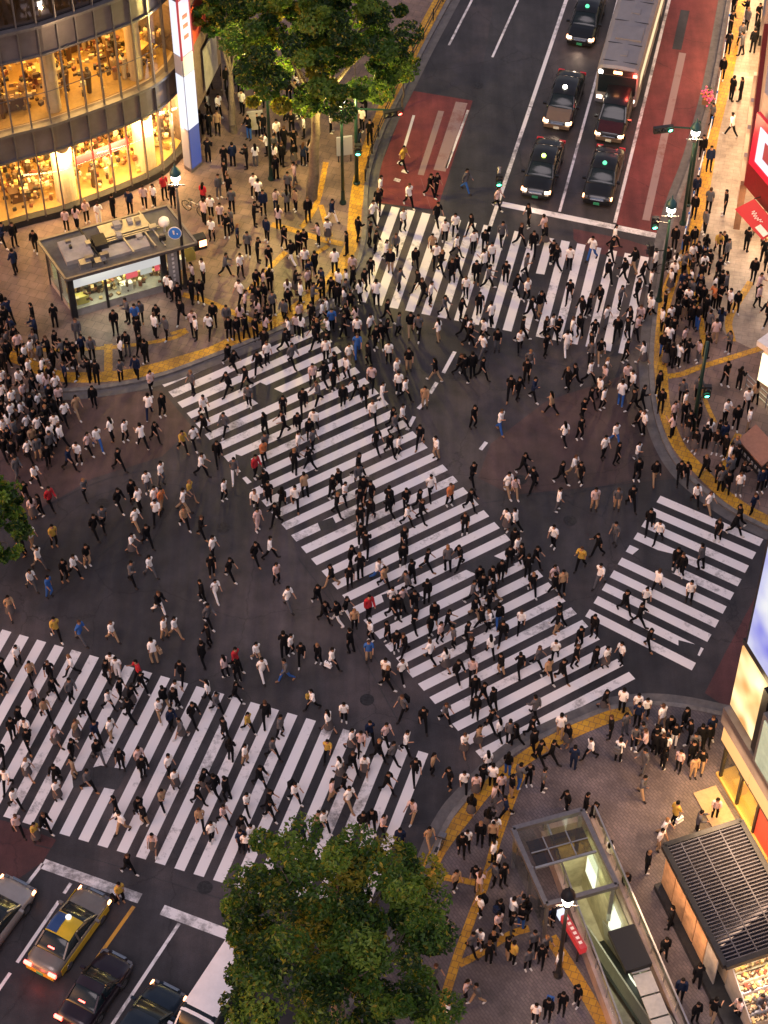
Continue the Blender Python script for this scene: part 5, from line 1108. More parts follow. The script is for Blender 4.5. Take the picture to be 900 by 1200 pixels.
    if sign:
        m = MB(); m.lathe((.15, 0, zt), [(.0, .0), (.12, 0), (.13, .06), (.09, .13), (0, .16)], 14); m.build('roof_lamp', M[sign], T, smooth=True, world=False)
    if 'front' in lamps_on:
        d = light('headlight_beam', 'SPOT', (0, 0, 0), 26, (1, .72, .5), None, size=.1, spot=R(100)); d.parent = T; d.location = (h + .15, 0, .6); d.rotation_euler = (0, R(-62), 0)
    if 'rear' in lamps_on:
        m = MB(); m.box((cab[0][0] + .18, 0, spline(cab, cab[0][0] + .18) + .045), (.06, .3, .04)); m.build('brake_light', M['tail_lamp'], T, world=False)
        d = light('tail_glow', 'POINT', (0, 0, 0), 7, (1, .1, .06), None, size=.12); d.parent = T; d.location = (-h - .35, 0, .6)
    return T
up = (P(663.5, 0) - P(587, 235)).normalized(); dn_h = math.atan2(-up.y, -up.x)
def place_front(u, v, z, heading, L): p = P(u, v, z); return Vector((p.x - math.cos(heading) * L / 2, p.y - math.sin(heading) * L / 2, 0.0))
QG = 'vehicles waiting at the top stop line'
car(place_front(627, 229, .42, dn_h, 4.6), dn_h, 'black taxi with glowing lime roof lamp, first of the left queue at stop line', 'black', L=4.6, sign='lime' if 'lime' in M else M.setdefault('lime', lamp_mat('lime_lamp', (.6, 1, .1), 5)) and 'lime', cat='taxi', group=QG, kind='sedan')
car(place_front(699, 237, .42, dn_h, 4.5), dn_h, 'black taxi with small green roof light, first of the right queue at stop line', 'black', L=4.5, sign='sg' if 'sg' in M else M.setdefault('sg', lamp_mat('dim_green_lamp', (.1, .8, .4), 1.5)) and 'sg', cat='taxi', group=QG, lamps_on='marker')
car(place_front(652, 148, .42, dn_h, 4.8), dn_h, 'black car with a bronze bonnet and white roof lamp, second in the left queue', 'black', hood='bronze', bumper='bronze', L=4.8, sign='lamp_white', cat='taxi', group=QG, plate='plate_white')
car(place_front(713, 163, .42, dn_h, 4.5), dn_h, 'black car with maroon bonnet and bright headlights directly before the bus', 'black', hood='maroon', bumper='bronze', L=4.5, cat='car', group=QG, plate='plate_white', kind='tall')  # bonnet's red is the bus lamp's light put into its paint
car(place_front(679, 50, .42, dn_h, 4.6), dn_h, 'black taxi with a faint teal roof lamp, third in the left queue', 'black', hood='black', L=4.6, sign='sg', cat='taxi', group=QG)
car(place_front(702, -32, .42, dn_h, 4.6), dn_h, 'dark car at the very top edge, last of the left queue', 'black', L=4.6, cat='car', group=QG)
# bus
bz = 3.0; bf = P(725, 79, bz); BUS = empty('city_bus', W3(bf - Vector((math.cos(dn_h), math.sin(dn_h), 0)) * 5.2, 0), dn_h, 'grey roofed city bus waiting in the right lane behind the cars', 'bus', QG); bh, bw = 5.2, 1.25
def bb(name, m_, c, d): m = MB(); m.box(c, d); return m.build(name, M[m_] if m_ in M else CP[m_], BUS, world=False)
m = MB(); ring = [(-bw, .35), (-bw, 2.6), (-bw * .93, 2.88), (-bw * .75, 3.0), (0, 3.06), (bw * .75, 3.0), (bw * .93, 2.88), (bw, 2.6), (bw, .35)]
vs = []; 
for x, s in ((-bh, .96), (-bh + .15, 1), (bh - .5, 1), (bh - .12, .99), (bh, .94)):
    vs += [Vector((x, y * s, .35 + (z - .35) * (s if x > bh - .2 else 1))) for y, z in ring]
m.add(vs, [(i * 9 + k, i * 9 + 9 + k, i * 9 + 10 + k, i * 9 + k + 1) for i in range(4) for k in range(8)] + [tuple(range(9)), tuple(range(36, 45))[::-1]]); m.build('body', CP['bus'], BUS, world=False)
bb('windscreen', 'auto_glass', (bh + .0, 0, 1.75), (.06, 2.2, 1.25)); bb('destination_box', 'black', (bh + .0, 0, 2.62), (.07, 1.9, .4)); bb('destination_display', 'marker_lamp', (bh + .045, 0, 2.64), (.02, .5, .2))
for s in (-1, 1):
    bb('roof_marker', 'tail_lamp' if s > 0 else 'lamp_white', (bh - .02, s * 1.0, 2.55), (.16, .24, .2)); bb('headlight', 'head_lamp', (bh + .02, s * .95, .75), (.06, .3, .18))
    for k in range(6): bb('side_window', 'lamp_side' if 'lamp_side' in M else (M.setdefault('lamp_side', lamp_mat('lit_bus_window', (1, .8, .45), .9)) and 'lamp_side'), (bh - 1.2 - k * 1.55, s * (bw + .005), 1.9), (1.4, .03, .95))
    for xw in (-bh + 2.2, bh - 2.2):
        m = MB(); m.tube((xw, s * (bw - .25), .48), (xw, s * (bw + .01), .48), .48, .48, 18); m.build('wheel', M['tyre'], BUS, world=False)
for x, d in ((bh - 1.3, (.5, .4, .06)), (bh - 3.2, (1.3, 1.5, .12)), (bh - 5.4, (.5, .5, .07)), (bh - 7.4, (1.4, 1.5, .12))): bb('roof_hatch', 'bus', (x, .1, 3.07), d)
m = MB(); [m.bar((x, -1.0, 3.035), (x, 1.0, 3.035), .03) for x in (bh - .5, bh - 2.2, bh - 4.4, bh - 6.4, bh - 8.6)]; m.build('roof_seam', M['dark_steel'], BUS, world=False)
light('marker_glow', 'POINT', PM[BUS.name] @ Vector((bh + .5, 1.0, 2.4)), 60, (1, .1, .06), BUS, size=.15)
# lower left vehicles
upb = (P(157, 1062) - P(83, 1167)).normalized(); uh = math.atan2(upb.y, upb.x); GB = 'vehicles at the lower left stop line'
car(place_front(114, 1045, .6, uh, 4.25), uh, 'grey taxi with yellow and blue roof at the lower left stop line', 'grey', L=4.25, Wd=1.62, roof='yellow', sign='lamp_dim' if 'lamp_dim' in M else M.setdefault('lamp_dim', lamp_mat('dim_white_lamp', (1, .95, .9), 1.2)) and 'lamp_dim', lamps_on='marker rear', cat='taxi', group=GB)
car(place_front(24, 1033, .6, uh, 4.8), uh, 'silver car at the left edge of the lower left stop line', 'silver', L=4.8, Wd=1.82, lamps_on='marker', roof='black', cat='car', group=GB, plate='plate_white')
car(place_front(140, 1121, .5, uh, 3.6), uh, 'plum black car with red tail lights glowing, behind the yellow roofed taxi', 'plum', L=3.6, Wd=1.58, lamps_on='rear', cat='car', group=GB, plate='plate_white', kind='sedan')
car(place_front(201, 1158, .5, uh, 4.6), uh, 'dark navy car with lit front lamps at the bottom edge', 'navy', L=4.6, lamps_on='marker', cat='car', group=GB, plate='plate_white', kind='sedan')
vp_ = P(256, 1152, 1.9); car(W3(vp_, 0), uh + math.pi, 'white van partly hidden under the big tree at the bottom edge', 'white', L=5.3, Wd=1.9, kind='van', lamps_on='marker', cat='van', group=GB, plate='plate_white', name='van')
# ================================================================ PEOPLE
TILES = [
(0,800,4.5,"25 60 kk1,285 80 kk1,110 240 kk1,245 190 tk0,150 290 wk0,75 300 kk1,155 355 kk1,455 195 kk1,575 140 wk0,640 90 kk1,690 200 kk1,845 190 wt1,750 50 kk1,510 315 nk1,590 305 wt1,410 300 ts1,300 330 ps0,150 500 ws1,45 560 wk0,15 420 kk0,305 540 kk0,310 620 ws1,470 570 gk1,645 460 kk0,740 455 pk1,85 660 wk1,100 800 pk1,195 840 ys1,240 790 kk1,620 710 kk6,650 790 wt7,765 750 kt7,860 665 tk1,815 890 ps0,895 490 wk0,395 500 tt6"),
(0,1000,4.5,"680 105 kk1,640 262 yk1"),
(200,800,4.5,"345 100 kk0,205 100 wk6,120 215 kk1,30 100 wk1,60 290 gs7,290 300 kk7,410 260 yk1,505 220 kk0,580 290 gk1,320 410 kk0,395 430 wt1,540 400 gk1,470 545 kk1,180 560 ks0,240 600 kk1,30 560 ws1,520 670 kk1,655 630 wk1,835 260 ws0,830 400 yk0,160 760 tk0,280 740 pk1,220 840 wk1,405 680 wk0,425 850 wk1,690 840 nk1,780 780 tk1,400 895 wk0,850 620 pt0,750 140 wk7,895 500 ws0,20 140 kk1,300 620 kk1,245 160 gk1"),
(400,800,4.5,"15 210 wk0,240 30 kk2,325 180 gk0,430 240 kk0,150 310 nk0,235 320 pk0,340 370 wk0,195 410 kk0,55 350 ws0,105 360 pk0,60 470 kk0,125 480 ws0,240 580 kk0,270 420 gk0,390 510 kk0,480 480 tk0,570 560 kk0,645 570 wk0,645 370 ws0,545 210 gk0,700 80 kk0,745 110 kk1,705 190 kk0,785 250 kk1,800 150 kk1,835 300 wk0,720 330 ts0,885 320 gk0,15 590 kk0,40 660 wt0,115 790 kw0,160 770 kk0,220 800 pk0,380 720 pt0,310 870 nk0,460 860 tt0,660 880 wks,730 850 kks,795 850 tks,800 650 pg0,865 710 nk6,840 590 pks"),
(600,800,4.5,"120 190 gk0,100 290 kk0,20 330 kk0,250 290 wts,290 330 kss,485 140 ks0,655 165 wt0,700 190 wk0,515 290 kks,590 270 ggs,640 340 gks,680 330 gts,700 365 pk6,775 325 wk7,850 330 kws,410 400 wk7,205 420 kk0,115 370 kk0,140 420 kk0,320 455 nns,555 420 wks,35 550 gbs,85 540 kks,160 570 gks,690 470 ggs,790 455 kks,680 600 gt1,285 680 kk7,380 700 kk0,425 740 kk1,850 745 yk3,795 820 wt0,770 880 wt0,875 465 pks,575 155 wks"),
(700,800,4.5,"480 320 kks,500 380 gks,540 470 kts,500 500 tts,520 790 gks,615 715 pks"),
(500,1000,4.5,"150 195 tk0,255 160 kk0,280 330 wk0,375 90 wk0,355 160 gks,400 170 kks,380 360 kks,445 350 wks,500 340 gks,235 520 gk0,325 580 kks,450 580 yks,90 440 pk0,530 610 gks,600 590 kks,560 520 gks,620 540 gks,205 770 pk1,265 790 gt0,40 690 gk0,105 890 wk0,30 880 kk0,570 890 wks,635 870 kks,710 840 kks,790 800 kks,695 630 wts,520 350 kks"),
(700,1000,4.5,"55 50 wgs,140 205 kks,255 100 kks,380 395 kks,345 550 kks,430 770 nks,510 890 kks,520 700 kks,600 880 kts,735 870 pks,840 850 gks"),
(0,600,4.5,"505 130 kk1,550 90 gk1,175 190 wt0,290 185 yk1,130 230 kk0,180 40 pss,220 20 kk0,210 300 wg1,345 370 kk1,395 340 wk1,465 290 kt1,170 410 wg1,265 450 bb1,60 550 ts1,300 670 yk1,430 690 bg1,595 680 wt1,700 220 ws1,780 180 kk1,700 380 gk1,795 340 wg1,840 535 kw1,815 795 wt1,870 670 wt1,720 90 wt0,830 50 wk0,100 810 wk1,170 890 tk1,385 860 wk0,595 850 ws0,565 890 kk0,625 880 ww0,740 900 rk0,270 895 kk0,20 880 kk0"),
(200,600,4.5,"75 85 tk1,165 135 kk1,460 100 pp1,560 70 kk7,450 270 kk1,525 245 wk0,225 250 wk0,315 355 kk1,220 340 kk0,170 475 kk0,240 460 ww1,560 380 pk1,620 510 wg1,200 600 gk1,25 660 wt1,775 490 kk0,850 390 kt0,205 710 kk0,175 805 kk1,345 830 rk1,290 870 pk1,455 790 wt0,485 880 ww1,600 760 kk0,635 755 wk0,690 795 kk0,780 800 kk7,850 830 wk1,610 890 gb7,810 580 kk0,880 590 kw0,355 895 kk0,60 895 kk0"),
(400,600,4.5,"100 90 kk0,155 50 kk0,105 180 kk0,130 230 kk0,45 400 kk0,100 350 kk0,225 400 tk0,25 560 kw0,70 620 tk0,145 560 rk0,155 680 wk0,145 790 bt0,50 740 kk1,245 690 kk0,290 740 kk0,335 750 kk0,235 890 wk0,320 885 wk0,470 790 wk0,550 830 ws0,610 890 kk0,690 880 pk0,470 660 kk0,590 720 gk0,660 690 kk0,490 590 kk0,555 630 kk0,385 620 kk0,300 560 kk0,385 530 kk0,345 430 gk0,450 480 kk0,450 310 kk0,325 290 kk0,330 200 kk0,560 310 gk0,625 290 kk0,650 120 kk0,420 50 kk0,260 20 kk0,345 70 wk0,725 400 kk0,690 480 gk0,780 530 kk0,790 400 kk0,840 370 kk0,885 290 kk0,700 560 kt0,785 760 wk0,850 690 kk0,675 770 kk0,840 860 kt0,740 620 kk0,870 100 ws0,50 300 kk0,270 560 kk0,520 690 pk0"),
(600,600,4.5,"215 190 wk7,360 300 yk7,450 230 kk7,540 175 gg7,460 390 wg7,215 385 pt0,260 430 tks,10 210 kk0,50 290 kk0,80 350 kk0,105 430 kk0,45 620 wk0,245 600 kk0,15 100 wk0,40 860 kk0,130 820 gk0,225 780 wk0,350 720 kk0,330 820 kk0,430 830 kk0,430 660 kk0,570 800 wk7,490 820 ws0,260 890 kk0,185 890 tk0,235 640 kt0,770 160 wk7,720 100 kk0,860 310 kk0,760 420 wk7,700 500 wk0,665 600 kk0,715 720 kk0,590 530 kk0"),
(700,580,4.5,"540 390 gk0,630 245 kk7,480 570 wk0,720 210 kk0,580 90 wt0,810 110 nk0,440 430 kk0"),
(0,400,4.5,"640 215 gks,725 200 nks,775 120 kks,800 270 pk0,790 400 wn0,860 400 kk0,820 530 kk1,755 560 wk0,595 525 wk1,665 530 wk1,520 570 wb1,470 590 pk0,630 680 kk1,410 400 tt1,500 350 kk0,330 560 wk0,420 650 wk0,370 680 nk1,450 830 gk1,630 890 kk1,700 850 kk1,780 800 wg1,855 760 wg1,190 760 wk1,270 880 rk1,260 665 kk1,155 630 wk1,75 640 kk1,95 730 gg1,140 850 kk1,820 890 wb0,855 895 ot0,740 895 wk0,515 230 kks,400 130 kts,340 120 gks,350 230 nks,480 220 kks,410 200 kks,490 100 gks,225 130 gks,265 100 kks,130 180 kks,30 170 kks,230 200 wks,190 70 gks,640 100 wks,20 260 wk1,60 300 kk1,110 260 wk1,160 200 wk1,75 370 wk1,130 330 pk1,180 300 kk1,230 280 wk1,270 350 kk1,20 340 wk1,20 430 kk1,70 440 wk1,120 420 wk1,170 400 kk1,210 380 wk1,250 460 kk1,300 420 kk1,320 350 pk0,150 490 wk1,210 510 wk1,90 530 gk1,30 520 wk1,180 570 tk1,230 590 kk1,30 620 kk1,300 500 wk0,350 430 wk0"),
(200,400,4.5,"305 130 kk0,335 160 kk0,305 280 kk7,120 280 gk0,175 400 wk0,180 500 kk0,290 490 gk7,65 580 yk1,125 560 wk1,165 710 wk1,105 840 ys1,285 840 wk1,70 895 wt0,400 250 kk0,415 350 gk0,500 60 kk0,510 120 wk0,640 130 gk0,465 170 kk0,750 240 pk0,870 190 kk0,700 370 kk0,780 330 gk0,600 490 kk0,500 500 kk0,760 480 wk0,750 580 gk0,500 600 gk0,450 720 rk0,490 640 ok0,500 800 kk0,655 700 kk0,735 680 kk0,710 820 tk0,660 880 wk0,590 890 kk0,520 860 kk0,450 895 wk0,860 260 kk0,890 800 kk0,250 640 kk0,340 730 gw0,820 70 kk0,760 30 kk0,600 50 kk0,780 10 kk0,820 110 wk0"),
(400,400,4.5,"40 130 wt0,85 80 bb0,145 130 kk0,250 120 wk0,355 160 kt0,290 210 wg1,335 310 wk1,440 355 tt0,495 210 kt1,215 330 ww0,120 340 kk0,75 290 kk0,10 350 kk0,165 430 wk0,270 460 kk0,320 450 wk0,185 580 kk0,255 600 kk0,300 610 wk0,415 555 kk0,500 620 wt0,90 710 kk0,90 760 gk0,120 830 kk0,160 860 kk0,250 895 kk0,340 890 kk0,410 890 kk0,470 820 wk0,570 870 ok0,675 890 kk0,620 180 kk0,650 200 kk0,690 190 kk0,740 200 kk1,670 25 kk0,745 80 wg0,695 460 kk1,835 480 wb1,690 755 kk1,875 810 wt1,890 300 kk0,100 890 kk0,20 850 wk0"),
(600,400,4.5,"175 80 kk1,285 70 ww0,415 70 kk0,595 110 kk0,40 50 wk0,30 310 kk1,110 310 nk1,75 220 kk0,90 160 gw0,205 385 tk1,275 540 wk1,355 520 kk1,290 260 kk0,330 240 kk0,405 220 wk0,490 200 wk0,475 360 wk1,600 230 pk0,570 340 wb0,630 270 wk0,660 470 kk1,640 370 kk0,690 490 wk0,540 540 wb1,480 620 wk1,550 650 kk1,655 640 wg0,750 740 kt0,55 700 kk1,110 785 kk7,255 750 kk1,320 710 wt1,360 755 kk7,430 895 pt0,550 890 gt0,625 880 kk0,655 740 kk0,240 895 wg0,10 820 pt0,370 420 kk0,765 280 kks,780 370 kks,880 740 kk0,680 350 kk0,410 350 kk0"),
(740,420,5.625,"325 290 gks,340 430 kks,430 280 gks,425 410 gks,610 180 kks,700 210 kks,610 420 wks,505 550 wks,680 470 kks,600 580 nks,480 780 kk7,350 820 kk0,650 800 gks,580 880 gks,700 900 wgs,800 1030 nns,840 880 nks,700 1110 kk0,415 960 wk0,500 1020 wt0,270 430 pks,760 480 wts,560 560 kks,750 350 wks,810 300 tks,265 520 pks,870 850 kks"),
(750,200,6,"475 300 gks,590 310 kks,740 570 kks,540 590 yk0,400 660 kk0,570 590 kks,470 730 kks,600 650 gks,300 740 gks,350 790 kks,240 740 wks,430 750 wks,540 780 kks,595 880 gks,510 890 wbs,330 900 kks,410 900 kks,790 780 kks,860 650 kks,820 890 pks,65 860 wks,100 720 wks,450 440 gks,310 600 kks,385 200 nks,375 330 kks,885 720 kks"),
(750,330,6,"670 220 kks,820 180 pks,885 300 kk7,620 500 gks,470 370 gks,510 190 oks,300 470 pks,220 420 kks,145 350 wks,350 280 kks,260 180 kks,430 190 kks,450 270 kks,350 150 gks,400 170 kks,60 230 wks"),
(780,0,7.5,"705 190 kks,705 270 gks,790 370 kks,650 400 gks,660 490 gks,570 890 kks,650 890 kks,590 130 kks,560 300 kks,540 480 kks,490 700 kks,760 470 kks,800 230 kks"),
(600,0,3,"768 480 wk0,755 200 gks,700 440 gks,690 600 nks,665 560 kks"),
(400,200,4.5,"195 215 kk0,205 150 wk0,355 190 wk1,465 140 kk1,655 110 gb1,820 200 pk0,325 320 wk0,600 340 wk0,685 340 kk0,505 290 kk0,545 380 wk0,480 450 tk0,290 440 gk0,235 480 wk0,180 440 kk0,150 400 kk0,155 570 kk0,30 445 kks,390 520 kk0,405 640 kk0,305 640 gk0,430 690 kk0,470 710 wk0,540 770 gk1,630 790 kk0,725 770 kk0,790 820 wk0,655 670 wk0,525 540 kk0,610 570 kk0,500 500 wk0,605 450 wk0,695 430 wk0,755 420 kk0,845 390 gk0,755 540 wk0,710 600 kk0,770 620 gk0,865 600 kk0,790 500 wk0,120 640 kk0,185 710 wk0,100 700 wk0,260 540 kt0,240 800 kk0,300 870 gk0,150 880 wk0,50 750 kk0,60 630 kk0,60 560 pk0,30 820 kk0,20 700 gk0,85 895 wk0,165 280 wk0,680 890 wk0,750 895 wk0,240 890 kk0,500 140 kk0"),
(600,200,4.5,"85 300 kk0,165 360 pk0,40 400 kk0,110 440 kk0,210 490 kk0,235 520 kk0,420 470 wb0,535 400 wk0,520 470 kk0,505 590 kk0,300 520 wk0,300 690 kk0,70 560 gk0,75 690 wk0,20 660 kk0,95 780 kk0,460 720 kk7,565 730 gk0,655 690 kk0,685 590 kk0,720 650 wks,755 520 wk0,365 790 kk7,355 880 kk7,490 830 wg0,620 830 kk0,725 780 wk0,670 820 pk0,550 890 kk0,605 895 kk0,170 890 kk0,205 880 wk0,240 890 kk0,430 895 kk0,310 895 wk0,655 880 pk0,50 895 kk0,850 540 wks,800 760 kks,790 850 gks,860 820 kks,890 700 kks"),
(200,200,4.5,"15 190 kks,175 190 rks,220 370 wk0,215 250 wk0,290 70 kks,310 150 kks,325 220 gks,325 320 gn0,265 290 pks,355 400 nks,300 350 kks,290 555 gk0,410 450 gks,460 480 kks,520 520 kks,465 170 wks,490 230 nks,555 210 pns,615 220 gks,660 210 tks,510 370 nks,600 410 kks,640 490 kw0,710 530 wk0,765 550 kk1,850 270 nw0,370 560 wks,370 700 wk7,455 640 kks,525 640 kks,500 710 kks,620 690 wks,685 710 wks,620 740 kks,800 800 wk0,850 850 bk0,885 650 wks,175 590 wks,120 600 pks,160 700 kks,115 700 kks,45 720 kks,60 800 kk0,120 850 pk0,205 870 wk0,230 820 kks,300 830 gts,400 890 kks,370 830 pks,460 800 pks,520 830 kks,600 800 gks,680 810 pks,625 890 wks,745 820 kks,750 720 gks,540 760 gks,690 880 wks,760 880 kks,830 895 wks,850 680 kks,395 750 pks,310 890 kks,350 895 kks,450 890 kks,500 880 pks,10 680 wks,880 720 kks"),
(0,200,4.5,"20 400 nk0,80 400 kks,85 545 nk0,190 430 kks,295 830 kks,195 890 nks,75 890 nk0,10 760 kk0,15 880 kk0,55 800 nk0,355 320 pks,410 310 pks,460 270 pks,525 290 wws,600 250 kks,690 230 nks,765 200 pks,815 190 wks,870 150 rks,680 800 gks,745 800 gks,720 830 bks,820 880 wks,880 890 gks,890 660 wks"),
(200,0,4.5,"210 500 kks,255 620 wks,250 710 tks,310 580 kks,380 600 wks,455 600 pks,500 570 kks,570 590 kks,600 630 kks,675 620 nks,730 570 wts,640 710 kks,490 720 kks,560 760 wks,330 880 nks,405 890 kks,510 820 wks,545 830 gks,650 800 kks,845 700 wks,135 860 bks,205 720 kks,200 860 kks,100 890 wks,285 890 kks,600 800 kks,700 880 nks,450 880 wgs,550 880 wks,370 500 kks,300 480 kks,325 380 kks,345 440 kks"),
(420,0,4.5,"235 890 yk1,20 690 wks,40 620 kks,60 760 kks,5 800 nks"),
]
people = []           # (px, py, top, legs, heading)
for ox, oy, sc, s in TILES:
    for it in s.split(','):
        a, b, c = it.split(); u = ox + float(a) / sc; v = oy + float(b) / sc
        if any(abs(u - q[0]) < 3.2 and abs(v - q[1]) < 4.5 for q in people): continue
        people.append((u, v, c[0], c[1], c[2]))
n_seen = len(people)
# the densest parts of the crowd: more people between those placed one by one
FILL = [([(0, 405), (115, 420), (75, 480), (60, 545), (0, 560)], 26, '1'), ([(250, 95), (395, 110), (425, 215), (425, 300), (380, 345), (300, 380), (240, 340), (235, 150)], 30, 's'),
        ([(0, 385), (190, 380), (330, 340), (420, 330), (440, 395), (330, 400), (190, 425), (0, 445)], 22, 's'), ([(425, 245), (760, 300), (755, 410), (640, 425), (440, 375)], 6, '0'),
        ([(770, 280), (850, 300), (860, 380), (830, 430), (772, 440)], 30, 's'), ([(345, 385), (500, 480), (620, 620), (740, 800), (590, 880), (480, 760), (360, 600), (270, 470)], 22, '0'),
        ([(420, 380), (560, 390), (540, 440), (450, 440)], 6, '0'), ([(560, 400), (760, 420), (770, 470), (650, 470)], 6, '0'), ([(15, 770), (330, 850), (500, 890), (480, 970), (280, 1000), (0, 940)], 14, '1'),
        ([(800, 480), (860, 540), (890, 600), (840, 580), (790, 520)], 14, 's'), ([(795, 0), (0, 0)], 0, 's'), ([(720, 845), (835, 850), (835, 900), (760, 890)], 12, 's'), ([(560, 880), (600, 900), (600, 960), (560, 1090), (520, 1090)], 12, 's'),
        ([(560, 1060), (650, 1080), (640, 1140), (560, 1130)], 8, 's'), ([(0, 0), (1, 0), (1, 1)], 0, 's'), ([(0, 0), (1, 0), (1, 1)], 0, 's')]
def inside(u, v, pl):
    c = False
    for i in range(len(pl)):
        x0, y0 = pl[i]; x1, y1 = pl[i - 1]
        if (y0 > v) != (y1 > v) and u < (x1 - x0) * (v - y0) / (y1 - y0) + x0: c = not c
    return c
def blocked(u, v):
    return inside(u, v, [(38, 290), (190, 240), (240, 300), (215, 350), (85, 378), (45, 330)]) or inside(u, v, [(355, 215), (375, 215), (375, 245), (355, 245)])
rf = random.Random(77)
for pl, n, hd in FILL:
    if not n: continue
    us = [p[0] for p in pl]; vs = [p[1] for p in pl]; k = 0; t = 0
    while k < n and t < n * 60:
        t += 1; u = rf.uniform(min(us), max(us)); v = rf.uniform(min(vs), max(vs))
        if not inside(u, v, pl) or blocked(u, v): continue
        if any(abs(u - q[0]) < 5.5 and abs(v - q[1]) < 7 for q in people): continue
        people.append((u, v, rf.choice('kkkkkkkkwwwwgpnk'), rf.choice('kkkkkkgbtks'), hd)); k += 1
# ---------------------------------------------------------------- body meshes
def limb(vl, el, rl, root, pts):
    prev = root
    for p, r in pts:
        vl.append(Vector(p)); rl.append(r); el.append((prev, len(vl) - 1)); prev = len(vl) - 1
    return prev
def skeleton(hipL, hipR, kneeL, kneeR, armL, armR, elbL, elbR, lean=.04, sit=False):
    """angles in radians; +y is forward"""
    V = []; E = []; Rd = []; pz = .93 if not sit else .45
    pel = Vector((0, 0, pz)); V.append(pel); Rd.append((.118, .095)); lab = {0: 'pel'}
    sp = limb(V, E, Rd, 0, [((0, lean * .4, pz + .2), (.108, .086)), ((0, lean, pz + .40), (.138, .095))]); chest = 2
    nk = limb(V, E, Rd, chest, [((0, lean * 1.2, pz + .545), (.055, .055)), ((0, lean * 1.4 + .015, pz + .665), (.078, .092)), ((0, lean * 1.4 + .01, pz + .755), (.07, .082))])
    bones = [('spine', 0, 1), ('chest', 1, 2), ('neck', 2, 3), ('head', 3, 4), ('head', 4, 5)]
    for s, ha, ka in ((-1, hipL, kneeL), (1, hipR, kneeR)):
        hip = Vector((s * .09, 0, pz - .06)); th = .42; sh = .42
        k = hip + Vector((s * .01, math.sin(ha) * th, -math.cos(ha) * th)); a2 = ha - ka; an = k + Vector((0, math.sin(a2) * sh, -math.cos(a2) * sh)); foot_a = a2 * .6
        toe = an + Vector((s * .02, .17 * math.cos(foot_a), .17 * math.sin(foot_a) - .035))
        if an.z < .07: pass
        i = limb(V, E, Rd, 0, [(hip, (.076, .08)), (k, (.05, .052)), (an, (.036, .038)), (toe, (.042, .03))])
        bones += [('thigh', 0, i - 3), ('thigh', i - 3, i - 2), ('shin', i - 2, i - 1), ('foot', i - 1, i)]
    for s, aa, ea in ((-1, armL, elbL), (1, armR, elbR)):
        shd = Vector((s * .165, lean, pz + .46)); e = shd + Vector((s * .03, math.sin(aa) * .27, -math.cos(aa) * .27)); a2 = aa + ea; wr = e + Vector((-s * .02 * ea, math.sin(a2) * .24, -math.cos(a2) * .24)); hd = wr + Vector((-s * .01, math.sin(a2) * .11, -math.cos(a2) * .11))
        th = wr + Vector((-s * .035, math.sin(a2) * .06 + .02, -math.cos(a2) * .06))
        i = limb(V, E, Rd, chest, [(shd, (.052, .052)), (e, (.037, .037)), (wr, (.026, .026)), (hd, (.03, .02))])
        bones += [('sleeve', 2, i - 3), ('sleeve', i - 3, i - 2), ('forearm', i - 2, i - 1), ('hand', i - 1, i)]
        limb(V, E, Rd, i - 1, [(th, (.013, .013))]); bones.append(('hand', i - 1, len(V) - 1))
    return V, E, Rd, bones
def grow(sk):
    V, E, Rd, bones = sk; me = bpy.data.meshes.new('tmp'); me.from_pydata([tuple(v) for v in V], E, []); me.update()
    o = bpy.data.objects.new('tmp', me); COL.objects.link(o); md = o.modifiers.new('s', 'SKIN')
    for i, r in enumerate(Rd): me.skin_vertices[0].data[i].radius = r; me.skin_vertices[0].data[i].use_root = (i == 0)
    sb_ = o.modifiers.new('u', 'SUBSURF'); sb_.levels = 1
    dg = bpy.context.evaluated_depsgraph_get(); ev = o.evaluated_get(dg); m2 = bpy.data.meshes.new_from_object(ev)
    vs = np.array([v.co[:] for v in m2.vertices]); nr = np.array([v.normal[:] for v in m2.vertices]); fs = [tuple(p.vertices) for p in m2.polygons]
    bpy.data.objects.remove(o); bpy.data.meshes.remove(m2); zmin = vs[:, 2].min(); vs[:, 2] -= zmin
    lab = []
    for f in fs:
        c = Vector(vs[list(f)].mean(0)) + Vector((0, 0, zmin)); best = None
        for n, a, b in bones:
            A, B = V[a], V[b]; t = max(0, min(1, (c - A).dot(B - A) / max(1e-6, (B - A).length_squared))); q = A.lerp(B, t); r = (Rd[a][0] * (1 - t) + Rd[b][0] * t); d = (c - q).length / r
            if best is None or d < best[0]: best = (d, n, t, (c - q))
        lab.append(best[1:])
    return vs, nr, fs, lab, V, zmin
def shell(vs, nr, faces, off):
    ids = sorted({i for f in faces for i in f}); mp = {j: k for k, j in enumerate(ids)}
    return vs[ids] + nr[ids] * off, [tuple(mp[i] for i in f) for f in faces]
POSES = {}
